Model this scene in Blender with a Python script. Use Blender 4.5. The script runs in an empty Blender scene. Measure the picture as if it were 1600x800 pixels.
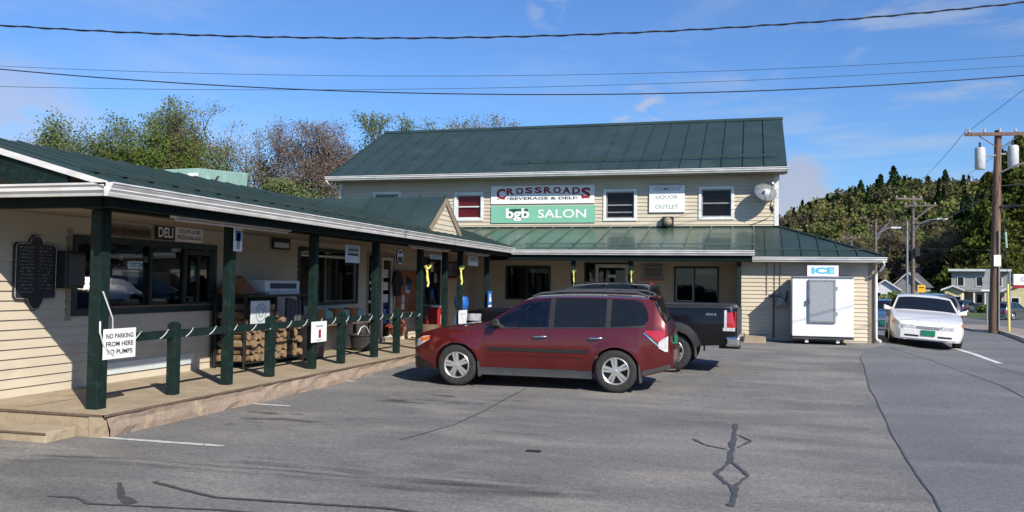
import bpy, math, random
import numpy as np
from mathutils import Vector, Matrix
random.seed(7); rng = np.random.default_rng(7)
R = math.radians
scene = bpy.context.scene
col = scene.collection

# ------------------------------------------------------------------ camera
YAW, PIT, ROL, CH = R(15.55), R(1.84), R(.80), 1.70
fw = Vector((-math.sin(YAW)*math.cos(PIT), math.cos(YAW)*math.cos(PIT), math.sin(PIT)))
rt = Vector((math.cos(YAW), math.sin(YAW), 0)); up = rt.cross(fw)
rt, up = rt*math.cos(ROL)+up*math.sin(ROL), up*math.cos(ROL)-rt*math.sin(ROL)
cd = bpy.data.cameras.new('camera'); cam = bpy.data.objects.new('camera', cd); col.objects.link(cam)
M3 = Matrix((rt, up, -fw)).transposed().to_4x4(); M3.translation = (0, 0, CH)
cam.matrix_world = M3
cd.sensor_width = 36; cd.lens = 36*1350/1600; cd.clip_start = .05; cd.clip_end = 5000
scene.camera = cam

# ------------------------------------------------------------------ light
SUN = Vector((1.0, -.95, .95)).normalized()       # towards the sun
ELEV = math.asin(SUN.z); AZ = math.atan2(SUN.x, SUN.y)
world = bpy.data.worlds.new('World'); scene.world = world; world.use_nodes = True
nt = world.node_tree; nt.nodes.clear()
def N(nt, t, **k):
    n = nt.nodes.new(t)
    for a, b in k.items():
        if a.startswith('i_'): n.inputs[a[2:].replace('_', ' ')].default_value = b
        else: setattr(n, a, b)
    return n
out = N(nt, 'ShaderNodeOutputWorld'); bg = N(nt, 'ShaderNodeBackground'); bg.inputs['Strength'].default_value = .070
sky = N(nt, 'ShaderNodeTexSky', sky_type='NISHITA', sun_disc=False, sun_elevation=ELEV, sun_rotation=AZ)
sky.altitude = 100; sky.air_density = 1.15; sky.dust_density = .25; sky.ozone_density = 3.2
tc = N(nt, 'ShaderNodeTexCoord')
def cloud(vec_scale, loc, nscale, lo, hi, detail=7, rough=.6, dist=.6):
    m = N(nt, 'ShaderNodeMapping'); m.inputs['Scale'].default_value = vec_scale; m.inputs['Location'].default_value = loc
    nt.links.new(tc.outputs['Generated'], m.inputs['Vector'])
    n = N(nt, 'ShaderNodeTexNoise'); n.inputs['Scale'].default_value = nscale; n.inputs['Detail'].default_value = detail
    n.inputs['Roughness'].default_value = rough; n.inputs['Distortion'].default_value = dist
    nt.links.new(m.outputs[0], n.inputs['Vector'])
    r = N(nt, 'ShaderNodeMapRange'); r.inputs['From Min'].default_value = lo; r.inputs['From Max'].default_value = hi
    r.interpolation_type = 'SMOOTHSTEP'
    nt.links.new(n.outputs['Fac'], r.inputs['Value']); return r.outputs[0]
def near_dir(d, c0, c1):
    d = Vector(d).normalized()
    v = N(nt, 'ShaderNodeVectorMath', operation='DOT_PRODUCT'); v.inputs[1].default_value = d
    nt.links.new(tc.outputs['Generated'], v.inputs[0])
    r = N(nt, 'ShaderNodeMapRange'); r.inputs['From Min'].default_value = c0; r.inputs['From Max'].default_value = c1
    r.interpolation_type = 'SMOOTHSTEP'
    nt.links.new(v.outputs['Value'], r.inputs['Value']); return r.outputs[0]
def mul(a, b):
    m = N(nt, 'ShaderNodeMath', operation='MULTIPLY')
    for i, s in enumerate((a, b)):
        if isinstance(s, (int, float)): m.inputs[i].default_value = s
        else: nt.links.new(s, m.inputs[i])
    return m.outputs[0]
def mixc(fac, a, b):
    m = N(nt, 'ShaderNodeMix', data_type='RGBA')
    if isinstance(fac, (int, float)): m.inputs[0].default_value = fac
    else: nt.links.new(fac, m.inputs[0])
    for i, s in ((6, a), (7, b)):
        if isinstance(s, tuple): m.inputs[i].default_value = s
        else: nt.links.new(s, m.inputs[i])
    return m.outputs[2]
def dirpx(x, y):
    return fw+rt*((x-800)/1350)+up*((400-y)/1350)
tint = N(nt, 'ShaderNodeMix', data_type='RGBA', blend_type='MULTIPLY'); tint.inputs[0].default_value = 1
nt.links.new(sky.outputs[0], tint.inputs[6]); tint.inputs[7].default_value = (.76, 1.09, 1.60, 1)
c = tint.outputs[2]
wisp = cloud((1, 1, 3.5), (2.3, 1.7, 0), 2.2, .50, .78)
c = mixc(mul(wisp, .26), c, (5.6, 6.8, 9.0, 1))
wl = mul(cloud((1, 1, 5), (0, 0, 0), 3.2, .40, .72), near_dir((-.95, .9, .33), .90, .995))
c = mixc(mul(wl, .3), c, (6.0, 6.9, 9.0, 1))
w2 = mul(cloud((1, 1, 5), (3, 9, 0), 5.0, .46, .70), near_dir((.12, .98, .26), .965, .998))
c = mixc(mul(w2, .38), c, (6.4, 6.8, 7.4, 1))
w3 = mul(cloud((1, 1, 2.6), (3.1, 4, .3), 13, .44, .60), near_dir(dirpx(1000, 178), .99935, .9998))
c = mixc(mul(w3, .6), c, (6.6, 6.7, 7.0, 1))
w5 = mul(cloud((1, 1, 2.2), (1.1, 4, .3), 22, .45, .62), near_dir(dirpx(856, 14), .9996, .9999))
c = mixc(mul(w5, .22), c, (6.6, 6.7, 7.0, 1))
w4 = mul(cloud((1, 1, 2.5), (.4, 2, .9), 6, .34, .50), near_dir(dirpx(-10, 235), .9935, .9985))
c = mixc(mul(w4, .6), c, (5.6, 5.9, 7.4, 1))
w6 = mul(cloud((1, 1, 2), (.4, 2, .9), 14, .30, .48), near_dir(dirpx(1240, 300), .9988, .9997))
c = mixc(mul(w6, .7), c, (5.6, 5.4, 6.1, 1))
nt.links.new(c, bg.inputs[0]); nt.links.new(bg.outputs[0], out.inputs[0])
sd = bpy.data.lights.new('sun', 'SUN'); sd.energy = 5.0; sd.angle = R(.5); sd.color = (1, .935, .84)
so = bpy.data.objects.new('sun', sd); col.objects.link(so)
so.rotation_euler = SUN.to_track_quat('Z', 'Y').to_euler()
vs = scene.view_settings; vs.view_transform = 'Standard'; vs.look = 'None'; vs.gamma = 1; vs.exposure = .40
vs.use_curve_mapping = False
scene.cycles.diffuse_bounces = 1

# ------------------------------------------------------------------ materials
def mat(name, c1, c2=None, rough=.7, metal=0, scale=6, bump=0, bscale=None, coat=0, lo=.35, hi=.65, stretch=(1, 1, 1), detail=6, spec=.5, alpha=None, bdist=.02, c3=None, s3=40):
    m = bpy.data.materials.new(name); m.use_nodes = True; t = m.node_tree; p = t.nodes['Principled BSDF']
    p.inputs['Roughness'].default_value = rough; p.inputs['Metallic'].default_value = metal
    p.inputs['Coat Weight'].default_value = coat; p.inputs['Coat Roughness'].default_value = .04
    p.inputs['Specular IOR Level'].default_value = spec
    if c2 is None: c2 = tuple(x*.82 for x in c1)
    tcn = t.nodes.new('ShaderNodeTexCoord'); mp = t.nodes.new('ShaderNodeMapping'); mp.inputs['Scale'].default_value = stretch
    t.links.new(tcn.outputs['Object'], mp.inputs['Vector'])
    n = t.nodes.new('ShaderNodeTexNoise'); n.inputs['Scale'].default_value = scale; n.inputs['Detail'].default_value = detail
    t.links.new(mp.outputs[0], n.inputs['Vector'])
    r = t.nodes.new('ShaderNodeMapRange'); r.inputs['From Min'].default_value = lo; r.inputs['From Max'].default_value = hi
    t.links.new(n.outputs['Fac'], r.inputs['Value'])
    mx = t.nodes.new('ShaderNodeMix'); mx.data_type = 'RGBA'
    mx.inputs[6].default_value = (*c1, 1); mx.inputs[7].default_value = (*c2, 1)
    t.links.new(r.outputs[0], mx.inputs[0]); last = mx.outputs[2]
    if c3:
        n3 = t.nodes.new('ShaderNodeTexNoise'); n3.inputs['Scale'].default_value = s3; n3.inputs['Detail'].default_value = 3
        t.links.new(mp.outputs[0], n3.inputs['Vector'])
        r3 = t.nodes.new('ShaderNodeMapRange'); r3.inputs['From Min'].default_value = .55; r3.inputs['From Max'].default_value = .7
        t.links.new(n3.outputs['Fac'], r3.inputs['Value'])
        m3 = t.nodes.new('ShaderNodeMix'); m3.data_type = 'RGBA'; t.links.new(r3.outputs[0], m3.inputs[0])
        t.links.new(last, m3.inputs[6]); m3.inputs[7].default_value = (*c3, 1); last = m3.outputs[2]
    t.links.new(last, p.inputs['Base Color'])
    if bump:
        b = t.nodes.new('ShaderNodeBump'); b.inputs['Strength'].default_value = bump; b.inputs['Distance'].default_value = bdist
        n2 = t.nodes.new('ShaderNodeTexNoise'); n2.inputs['Scale'].default_value = bscale or scale*4; n2.inputs['Detail'].default_value = 5
        t.links.new(mp.outputs[0], n2.inputs['Vector']); t.links.new(n2.outputs['Fac'], b.inputs['Height'])
        t.links.new(b.outputs[0], p.inputs['Normal'])
    return m
def glass(name, tint=(.55, .6, .6), rough=.02, amt=1.0):
    m = bpy.data.materials.new(name); m.use_nodes = True; t = m.node_tree; t.nodes.clear()
    o = t.nodes.new('ShaderNodeOutputMaterial'); mx = t.nodes.new('ShaderNodeMixShader')
    g = t.nodes.new('ShaderNodeBsdfGlossy'); g.inputs['Roughness'].default_value = rough
    tr = t.nodes.new('ShaderNodeBsdfTransparent'); tr.inputs[0].default_value = (*tint, 1)
    fr = t.nodes.new('ShaderNodeFresnel'); fr.inputs['IOR'].default_value = 1.5
    nz = t.nodes.new('ShaderNodeTexNoise'); nz.inputs['Scale'].default_value = 1.3
    bp = t.nodes.new('ShaderNodeBump'); bp.inputs['Strength'].default_value = .06; bp.inputs['Distance'].default_value = .05
    t.links.new(nz.outputs['Fac'], bp.inputs['Height']); t.links.new(bp.outputs[0], g.inputs['Normal'])
    mm = t.nodes.new('ShaderNodeMath'); mm.operation = 'MULTIPLY'; mm.inputs[1].default_value = 1.5*amt
    t.links.new(fr.outputs[0], mm.inputs[0]); t.links.new(mm.outputs[0], mx.inputs[0])
    t.links.new(tr.outputs[0], mx.inputs[1]); t.links.new(g.outputs[0], mx.inputs[2]); t.links.new(mx.outputs[0], o.inputs[0])
    return m
M = {}
M['siding'] = mat('cream_vinyl_siding', (.57, .495, .37), (.51, .44, .325), rough=.55, scale=1.3, stretch=(1, 1, 2), bump=.05, bscale=30, c3=(.50, .425, .32), s3=1.4)
M['green_metal'] = mat('green_roof_metal', (.021, .041, .037), (.029, .050, .046), rough=.50, c3=(.035, .056, .053), s3=1.1, metal=.0, scale=1.2, bump=.05, bscale=3, coat=.05, spec=.45)
M['green_gloss'] = mat('green_glossy_roof_metal', (.10, .17, .135), (.13, .20, .16), rough=.34, metal=.65, scale=1.6, bump=.12, bscale=1.6, coat=.15)
M['green_paint'] = mat('dark_green_paint', (.004, .0135, .0115), (.0075, .020, .017), rough=.6, c3=(.012, .030, .026), s3=9, spec=.2, scale=12, bump=.2, bscale=60)
M['fascia_dark'] = mat('near_black_green_paint', (.003, .008, .007), (.005, .011, .010), rough=.7, spec=.12)
M['white_trim'] = mat('white_trim', (.74, .73, .70), (.62, .61, .58), rough=.45, scale=5)
M['gutter_white'] = mat('gutter_white', (.72, .71, .68), (.56, .55, .52), rough=.4, scale=3, stretch=(1, 1, 4))
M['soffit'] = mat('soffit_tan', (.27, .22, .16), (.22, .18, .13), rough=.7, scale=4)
M['deck'] = mat('deck_concrete', (.40, .32, .215), (.30, .235, .155), rough=.85, scale=2.4, bump=.4, bscale=30, c3=(.27, .21, .15), s3=9)
M['deck_face'] = mat('deck_face_stone', (.31, .235, .175), (.22, .165, .125), rough=.9, scale=4, bump=.6, bscale=22, c3=(.38, .29, .19), s3=4)
M['black'] = mat('black_plastic', (.012, .012, .013), (.02, .02, .02), rough=.5)
M['dark_frame'] = mat('dark_window_frame', (.012, .022, .02), (.02, .03, .027), rough=.4)
M['rubber'] = mat('rubber', (.018, .017, .016), (.032, .03, .028), rough=.85, scale=20)
M['rim'] = mat('alloy_rim', (.72, .71, .68), (.60, .59, .57), rough=.28, metal=.75)
M['chrome'] = mat('chrome', (.8, .8, .8), (.7, .7, .7), rough=.12, metal=1)
M['brake'] = mat('brake_dark', (.03, .028, .026), (.06, .055, .05), rough=.6, metal=.6)
M['maroon'] = mat('maroon_car_paint', (.125, .010, .010), (.112, .009, .009), rough=.30, metal=.4, scale=3, coat=.9)
M['black_paint'] = mat('black_car_paint', (.004, .004, .005), (.006, .006, .007), rough=.3, coat=.5, spec=.3)
M['white_paint'] = mat('white_car_paint', (.74, .73, .70), (.70, .69, .66), rough=.3, coat=1)
M['blue_paint'] = mat('pale_blue_car_paint', (.075, .15, .25), (.065, .14, .23), rough=.3, metal=.4, coat=1)
M['navy_paint'] = mat('navy_car_paint', (.012, .022, .055), (.01, .02, .05), rough=.3, coat=1)
M['grey_paint'] = mat('grey_car_paint', (.13, .14, .15), (.12, .13, .14), rough=.3, metal=.5, coat=1)
M['char_paint'] = mat('charcoal_car_paint', (.02, .025, .03), (.018, .022, .028), rough=.3, metal=.3, coat=1)
M['car_glass'] = glass('car_glass', (.42, .48, .47), amt=1.25)
M['dark_glass'] = mat('dark_tinted_glass', (.008, .010, .012), (.010, .012, .014), rough=.04, spec=.42)
M['shop_glass'] = glass('shop_glass', (.55, .6, .58), amt=1.0)
M['up_glass'] = glass('upstairs_glass', (.8, .8, .8), amt=.35)
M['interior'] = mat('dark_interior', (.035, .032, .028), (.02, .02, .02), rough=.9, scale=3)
M['seat_cloth'] = mat('seat_cloth', (.07, .068, .065), (.05, .05, .048), rough=.9)
M['red_lamp'] = mat('red_lens', (.40, .010, .012), (.32, .009, .010), rough=.15, coat=1)
M['white_lens'] = mat('white_lens', (.62, .62, .62), (.4, .4, .42), rough=.1, coat=1, scale=18)
M['orange_lens'] = mat('orange_lens', (.75, .17, .03), (.65, .13, .02), rough=.15, coat=1)
M['clad'] = mat('grey_cladding', (.055, .058, .062), (.045, .048, .05), rough=.6)
M['plate_green'] = mat('plate_green', (.01, .19, .10), (.008, .16, .085), rough=.4)
M['white_sign'] = mat('white_sign_face', (.78, .78, .76), (.72, .72, .70), rough=.5, scale=3)
M['grey_sign'] = mat('grey_sign_face', (.62, .66, .64), (.5, .55, .54), rough=.55, scale=3)
M['ink'] = mat('black_ink', (.012, .012, .014), rough=.6)
M['navy_ink'] = mat('navy_ink', (.03, .04, .09), rough=.6)
M['grey_ink'] = mat('faded_grey_ink', (.24, .29, .28), (.34, .38, .37), rough=.6, scale=14)
M['red_ink'] = mat('dark_red_ink', (.30, .012, .02), (.26, .01, .018), rough=.5)
M['chalk'] = mat('chalk', (.62, .62, .62), (.3, .3, .3), rough=.9, scale=40)
M['mint'] = mat('mint_sign_face', (.20, .47, .32), (.18, .44, .30), rough=.5, scale=2)
M['mint_metal'] = mat('mint_metal', (.27, .43, .36), (.23, .38, .32), rough=.6, scale=1.2, c3=(.35, .50, .43), s3=3)
M['deep_green_ink'] = mat('deep_green_ink', (.008, .09, .055), rough=.5)
M['ice_blue'] = mat('ice_blue', (.06, .40, .78), (.1, .46, .8), rough=.5, scale=9)
M['white_box'] = mat('white_enamel', (.80, .81, .82), (.75, .76, .77), rough=.4, scale=2)
M['steel'] = mat('brushed_steel', (.40, .41, .43), (.33, .34, .36), rough=.45, metal=.35, scale=8, stretch=(1, 1, 6))
M['grey_metal'] = mat('galvanised_grey', (.30, .31, .31), (.24, .25, .25), rough=.5, metal=.4, scale=6)
M['red_blind'] = mat('red_blind', (.50, .02, .03), (.36, .012, .02), rough=.6, scale=2)
M['dark_blind'] = mat('maroon_dark_blind', (.035, .012, .013), (.02, .008, .01), rough=.6, scale=2)
M['wood'] = mat('weathered_wood', (.17, .115, .075), (.10, .068, .045), rough=.85, scale=5, stretch=(6, 6, .5), bump=.4, bscale=15)
M['pole_wood'] = mat('pole_wood', (.20, .125, .085), (.11, .07, .05), rough=.9, scale=4, stretch=(5, 5, .4), bump=.5, bscale=12)
M['log'] = mat('split_log', (.30, .195, .105), (.13, .085, .05), rough=.85, scale=9, bump=.3)
M['orange'] = mat('orange_plastic', (.62, .11, .03), (.5, .08, .02), rough=.5)
M['terracotta'] = mat('terracotta', (.32, .12, .05), (.24, .09, .04), rough=.7)
M['yellow_ribbon'] = mat('yellow_ribbon', (.80, .76, .22), (.70, .64, .14), rough=.6, scale=8)
M['yellow'] = mat('yellow_plastic', (.72, .60, .14), (.62, .52, .12), rough=.5)
M['sign_yellow'] = mat('warning_yellow', (.78, .42, .02), (.7, .36, .02), rough=.5)
M['red'] = mat('red_paint', (.33, .012, .016), (.26, .01, .013), rough=.4)
M['blue'] = mat('blue_plastic', (.02, .14, .50), (.015, .10, .38), rough=.4)
M['leaf_plant'] = mat('plant_leaf', (.06, .13, .03), (.04, .08, .02), rough=.7)
M['paper'] = mat('paper', (.66, .66, .62), (.58, .58, .55), rough=.8)
M['rope'] = mat('white_rope_light', (.62, .62, .60), (.5, .5, .48), rough=.4)
M['wire'] = mat('wire_black', (.015, .015, .017), rough=.6)
M['ceramic'] = mat('grey_ceramic', (.50, .51, .52), (.42, .43, .44), rough=.4)
M['line_paint'] = mat('worn_line_paint', (.42, .42, .39), (.60, .60, .56), rough=.8, scale=9, c3=(.16, .16, .16), s3=16)
M['lane_white'] = mat('lane_white', (.70, .70, .68), (.55, .55, .53), rough=.8, scale=6)
M['tar'] = mat('tar_seal', (.056, .056, .057), (.082, .081, .081), rough=.55, scale=12)
M['sidewalk'] = mat('sidewalk_concrete', (.30, .235, .195), (.24, .19, .16), rough=.9, scale=1.2, bump=.3)
M['kerb'] = mat('kerb_concrete', (.42, .38, .33), (.34, .31, .27), rough=.9, scale=3)
M['grass'] = mat('grass', (.05, .085, .02), (.075, .10, .03), rough=.95, scale=.6, bump=.6, bscale=3)
M['forest_floor'] = mat('forest_floor', (.045, .040, .02), (.03, .04, .015), rough=1, scale=.05)
M['house_white'] = mat('house_white', (.70, .70, .68), (.6, .6, .58), rough=.7)
M['house_grey'] = mat('house_grey', (.30, .31, .28), (.24, .25, .23), rough=.8)
M['house_yellow'] = mat('house_yellow', (.66, .58, .32), (.58, .5, .27), rough=.8)
M['shingle'] = mat('shingle_roof', (.06, .06, .065), (.1, .1, .1), rough=.9, scale=4)
M['bark'] = mat('bark', (.085, .068, .055), (.05, .042, .035), rough=.95, scale=6)
M['bark_pale'] = mat('bark_pale', (.17, .14, .12), (.11, .09, .075), rough=.95, scale=6)

def asphalt(name, base, dark, warm, sc):
    m = bpy.data.materials.new(name); m.use_nodes = True; t = m.node_tree; p = t.nodes['Principled BSDF']
    p.inputs['Roughness'].default_value = .86; p.inputs['Specular IOR Level'].default_value = .35
    tcn = t.nodes.new('ShaderNodeTexCoord')
    def noise(s, det=6, ro=.55, stretch=(1, 1, 1), dist=0):
        mp = t.nodes.new('ShaderNodeMapping'); mp.inputs['Scale'].default_value = stretch
        mp.inputs['Rotation'].default_value = (0, 0, .12)
        n = t.nodes.new('ShaderNodeTexNoise'); n.inputs['Scale'].default_value = s; n.inputs['Detail'].default_value = det; n.inputs['Roughness'].default_value = ro
        n.inputs['Distortion'].default_value = dist
        t.links.new(tcn.outputs['Object'], mp.inputs[0]); t.links.new(mp.outputs[0], n.inputs['Vector']); return n.outputs['Fac']
    def rng_(s, a, b, c=0, d=1):
        r = t.nodes.new('ShaderNodeMapRange'); r.inputs['From Min'].default_value = a; r.inputs['From Max'].default_value = b
        r.inputs['To Min'].default_value = c; r.inputs['To Max'].default_value = d
        t.links.new(s, r.inputs['Value']); return r.outputs[0]
    def mix(f, a, b, bt='MIX'):
        x = t.nodes.new('ShaderNodeMix'); x.data_type = 'RGBA'; x.blend_type = bt
        if isinstance(f, float): x.inputs[0].default_value = f
        else: t.links.new(f, x.inputs[0])
        for i, s in ((6, a), (7, b)):
            if isinstance(s, tuple): x.inputs[i].default_value = (*s, 1)
            else: t.links.new(s, x.inputs[i])
        return x.outputs[2]
    c = mix(rng_(noise(.35*sc, 8, .6), .38, .62), base, dark)
    c = mix(rng_(noise(.9*sc, 6, .6, (.55, 1.4, 1), .4), .47, .68, 0, .8), c, warm)
    c = mix(rng_(noise(.6*sc, 6, .65, (.5, 1.5, 1), .8), .55, .72, 0, .4), c, tuple(x*.62 for x in dark))
    c = mix(rng_(noise(2.6, 4, .7, (1, 2.2, 1)), .62, .74, 0, .5), c, tuple(x*.5 for x in dark))
    g = noise(260, 2, .8)
    c = mix(1.0, c, mix(rng_(g, .3, .7), (.62, .62, .62), (1.42, 1.42, 1.42)), 'MULTIPLY')
    g4 = noise(16, 4, .8)
    c = mix(1.0, c, mix(rng_(g4, .32, .68), (.72, .72, .72), (1.30, 1.30, 1.29)), 'MULTIPLY')
    g2 = noise(42, 3, .85)
    c = mix(1.0, c, mix(rng_(g2, .3, .7), (.58, .58, .58), (1.48, 1.48, 1.48)), 'MULTIPLY')
    t.links.new(c, p.inputs['Base Color'])
    b = t.nodes.new('ShaderNodeBump'); b.inputs['Strength'].default_value = .55; b.inputs['Distance'].default_value = .006
    t.links.new(noise(130, 3, .8), b.inputs['Height']); t.links.new(b.outputs[0], p.inputs['Normal'])
    return m
M['lot'] = asphalt('old_parking_asphalt', (.180, .174, .164), (.122, .119, .113), (.25, .228, .196), 1)
M['road'] = asphalt('newer_road_asphalt', (.150, .151, .154), (.118, .120, .124), (.18, .178, .175), .8)

# ------------------------------------------------------------------ mesh helpers
def tag(o, label=None, cat=None, group=None, kind=None):
    if label: o['label'] = label
    if cat: o['category'] = cat
    if group: o['group'] = group
    if kind: o['kind'] = kind
    return o
ORG = {}
def origin_of(p):
    while p.parent: p = p.parent
    return ORG.get(p.name, Vector((0, 0, 0)))
class MB:
    def __init__(s): s.v = []; s.f = []
    def add(s, vs, fs):
        b = len(s.v); s.v += [tuple(x) for x in vs]; s.f += [tuple(b+i for i in f) for f in fs]; return s
    def box(s, a, b):
        x0, y0, z0 = (min(a[i], b[i]) for i in range(3)); x1, y1, z1 = (max(a[i], b[i]) for i in range(3))
        return s.add([(x0, y0, z0), (x1, y0, z0), (x1, y1, z0), (x0, y1, z0), (x0, y0, z1), (x1, y0, z1), (x1, y1, z1), (x0, y1, z1)],
                     [(0, 3, 2, 1), (4, 5, 6, 7), (0, 1, 5, 4), (1, 2, 6, 5), (2, 3, 7, 6), (3, 0, 4, 7)])
    def quad(s, *p): return s.add(p, [tuple(range(len(p)))])
    def hexa(s, lo, hi):
        return s.add(list(lo)+list(hi), [(3, 2, 1, 0), (4, 5, 6, 7), (0, 1, 5, 4), (1, 2, 6, 5), (2, 3, 7, 6), (3, 0, 4, 7)])
    def slab(s, pts, n):          # polygon thickened along vector n
        k = len(pts); n = Vector(n)
        return s.add([tuple(Vector(p)) for p in pts]+[tuple(Vector(p)+n) for p in pts],
                     [tuple(reversed(range(k))), tuple(range(k, 2*k))]+[(i, (i+1) % k, k+(i+1) % k, k+i) for i in range(k)])
    def tube(s, pts, r, n=6, cap=True):
        pts = [Vector(p) for p in pts]; rs = r if isinstance(r, (list, tuple)) else [r]*len(pts)
        b = len(s.v); ref = Vector((0, 0, 1))
        for i, p in enumerate(pts):
            d = (pts[min(i+1, len(pts)-1)]-pts[max(i-1, 0)]).normalized()
            rf = ref if abs(d.z) < .95 else Vector((1, 0, 0))
            a = d.cross(rf).normalized(); c = d.cross(a)
            for k in range(n):
                t = 2*math.pi*k/n; s.v.append(tuple(p+(a*math.cos(t)+c*math.sin(t))*rs[i]))
        for i in range(len(pts)-1):
            for k in range(n):
                k2 = (k+1) % n; s.f.append((b+i*n+k, b+i*n+k2, b+(i+1)*n+k2, b+(i+1)*n+k))
        if cap: s.f.append(tuple(b+k for k in reversed(range(n)))); s.f.append(tuple(b+(len(pts)-1)*n+k for k in range(n)))
        return s
    def lathe(s, prof, c, axis='Z', n=24):   # prof [(r,h)]
        c = Vector(c); b = len(s.v)
        for r, h in prof:
            for k in range(n):
                t = 2*math.pi*k/n; x, y = r*math.cos(t), r*math.sin(t)
                p = {'Z': (x, y, h), 'Y': (x, h, y), 'X': (h, x, y)}[axis]; s.v.append(tuple(c+Vector(p)))
        for i in range(len(prof)-1):
            for k in range(n):
                k2 = (k+1) % n; s.f.append((b+i*n+k, b+i*n+k2, b+(i+1)*n+k2, b+(i+1)*n+k))
        return s
    def build(s, name, m, parent=None, origin=None, smooth=None, bevel=0, local=False):
        me = bpy.data.meshes.new(name)
        o = bpy.data.objects.new(name, me); col.objects.link(o)
        if parent:
            o.parent = parent; og = Vector((0, 0, 0)) if local else origin_of(parent)
        else:
            if origin is None:
                a = np.array(s.v); origin = ((a[:, 0].min()+a[:, 0].max())/2, (a[:, 1].min()+a[:, 1].max())/2, a[:, 2].min())
            og = Vector(origin); o.location = og; ORG[o.name] = og
        a = np.array(s.v, dtype=float)-np.array(og)
        me.from_pydata(a.tolist(), [], s.f); me.materials.append(m)
        if smooth:
            me.shade_smooth(); me.set_sharp_from_angle(angle=R(smooth))
        if bevel:
            bm_ = o.modifiers.new('bevel', 'BEVEL'); bm_.width = bevel; bm_.segments = 2; bm_.limit_method = 'ANGLE'; bm_.angle_limit = R(50)
        return o
def empty(name, loc, label=None, cat=None, group=None, rz=0, rx=0, ry=0, local=False):
    o = bpy.data.objects.new(name, None); col.objects.link(o); o.location = loc; o.rotation_euler = (rx, ry, rz)
    o.empty_display_size = .2; ORG[o.name] = Vector((0, 0, 0)) if local else Vector(loc)
    return tag(o, label, cat, group)
def copy_tree(o, parent=None):
    c_ = o.copy(); col.objects.link(c_); c_.parent = parent
    for ch in [x for x in bpy.data.objects if x.parent == o]: copy_tree(ch, c_)
    return c_
_txt = {}
def text_verts(s, bold=0.0, shear=0):
    k = (s, bold, shear)
    if k not in _txt:
        cu = bpy.data.curves.new('t', 'FONT'); cu.body = s; cu.size = 1; cu.offset = bold; cu.shear = shear; cu.resolution_u = 3
        ob = bpy.data.objects.new('t', cu); me = ob.to_mesh()
        v = [tuple(x.co) for x in me.vertices]; f = [tuple(p.vertices) for p in me.polygons]
        ob.to_mesh_clear(); bpy.data.objects.remove(ob); bpy.data.curves.remove(cu); _txt[k] = (v, f)
    return _txt[k]
def put_text(mb, s, c, right, upv, w=None, h=.1, bold=.015, shear=0, lift=.004):
    """centre c, fit to width w, cap height h"""
    v, f = text_verts(s, bold, shear)
    if not v: return mb
    a = np.array(v); x0, x1 = a[:, 0].min(), a[:, 0].max(); y0, y1 = a[:, 1].min(), a[:, 1].max()
    sx = (w/(x1-x0)) if w else h/(y1-y0); sy = h/(y1-y0)
    right, upv, c = Vector(right), Vector(upv), Vector(c); n = right.cross(upv)
    return mb.add([tuple(c+right*((p[0]-(x0+x1)/2)*sx)+upv*((p[1]-(y0+y1)/2)*sy)+n*lift) for p in v], f)

# ------------------------------------------------------------------ ground
def lerp_tab(t, x):
    if x <= t[0][0]: return t[0][1]
    for (a, b), (c_, d) in zip(t, t[1:]):
        if x <= c_: return b+(d-b)*(x-a)/(c_-a) if c_ > a else d
    return t[-1][1]
GZ = [(-60, 0), (13, 0), (25, .30), (30, .30), (37, .2), (46, -.15), (78, -.68), (110, -.85), (2000, -.85)]
def gz(x, y):
    z = lerp_tab(GZ, y)
    k = min(max((x-3.3)/1.3, 0), 1)*min(max((y-15)/7, 0), 1)
    return z-.13*k*k*(3-2*k)
SEAM = [(-40, 1.0), (4, 1.1), (7.3, 1.4), (12, 1.66), (16, 1.95), (20.4, 2.3), (22.5, 2.75), (24, 3.25), (26, 3.6), (60, 3.6)]
def seamx(y): return lerp_tab(SEAM, y)+.018*math.sin(y*1.1)+.008*math.sin(y*5)
ys = [-40, -25, -15, -10, -6, -3]+[i*.5 for i in range(-4, 100)]+[50+i*2 for i in range(0, 46)]
def sheet(name, xl, xr, ncol, m, zoff=0, y0=-1e9, y1=1e9, kind='structure', rows=None):
    mb = MB(); rr = [y for y in (rows or ys) if y0 <= y <= y1]; b = []
    for y in rr:
        a, c_ = xl(y), xr(y)
        for i in range(ncol+1):
            t = (i/ncol); x = a+(c_-a)*t
            mb.v.append((x, y, gz(x, y)+zoff))
    w = ncol+1
    for j in range(len(rr)-1):
        for i in range(ncol): mb.f.append((j*w+i, j*w+i+1, (j+1)*w+i+1, (j+1)*w+i))
    return tag(mb.build(name, m, origin=(0, 0, 0), smooth=60), kind=kind)
sheet('parking_lot', lambda y: -32, seamx, 24, M['lot'], y1=60)
sheet('road', seamx, lambda y: 3.6+ (40 if y < 40 else 30) if False else 42, 90, M['road'], y1=60)
sheet('road', lambda y: -12, lambda y: 60, 60, M['road'], y0=60, y1=140)
g = MB()
for j, y in enumerate([-400, -100, -41, -20, 0, 20, 40, 60, 80, 100, 120, 140, 200, 400, 1500]):
    for i, x in enumerate([-1500, -300, -100, -31.5, -10, 5, 20, 41.5, 60, 100, 300, 1500]):
        g.v.append((x, y, gz(x, y)-(.6 if -32 < x < 50 and -45 < y < 145 else .06)))
for j in range(14):
    for i in range(11): g.f.append((j*12+i, j*12+i+1, (j+1)*12+i+1, (j+1)*12+i))
tag(g.build('ground', M['grass'], origin=(0, 0, 0)), kind='structure')

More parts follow.
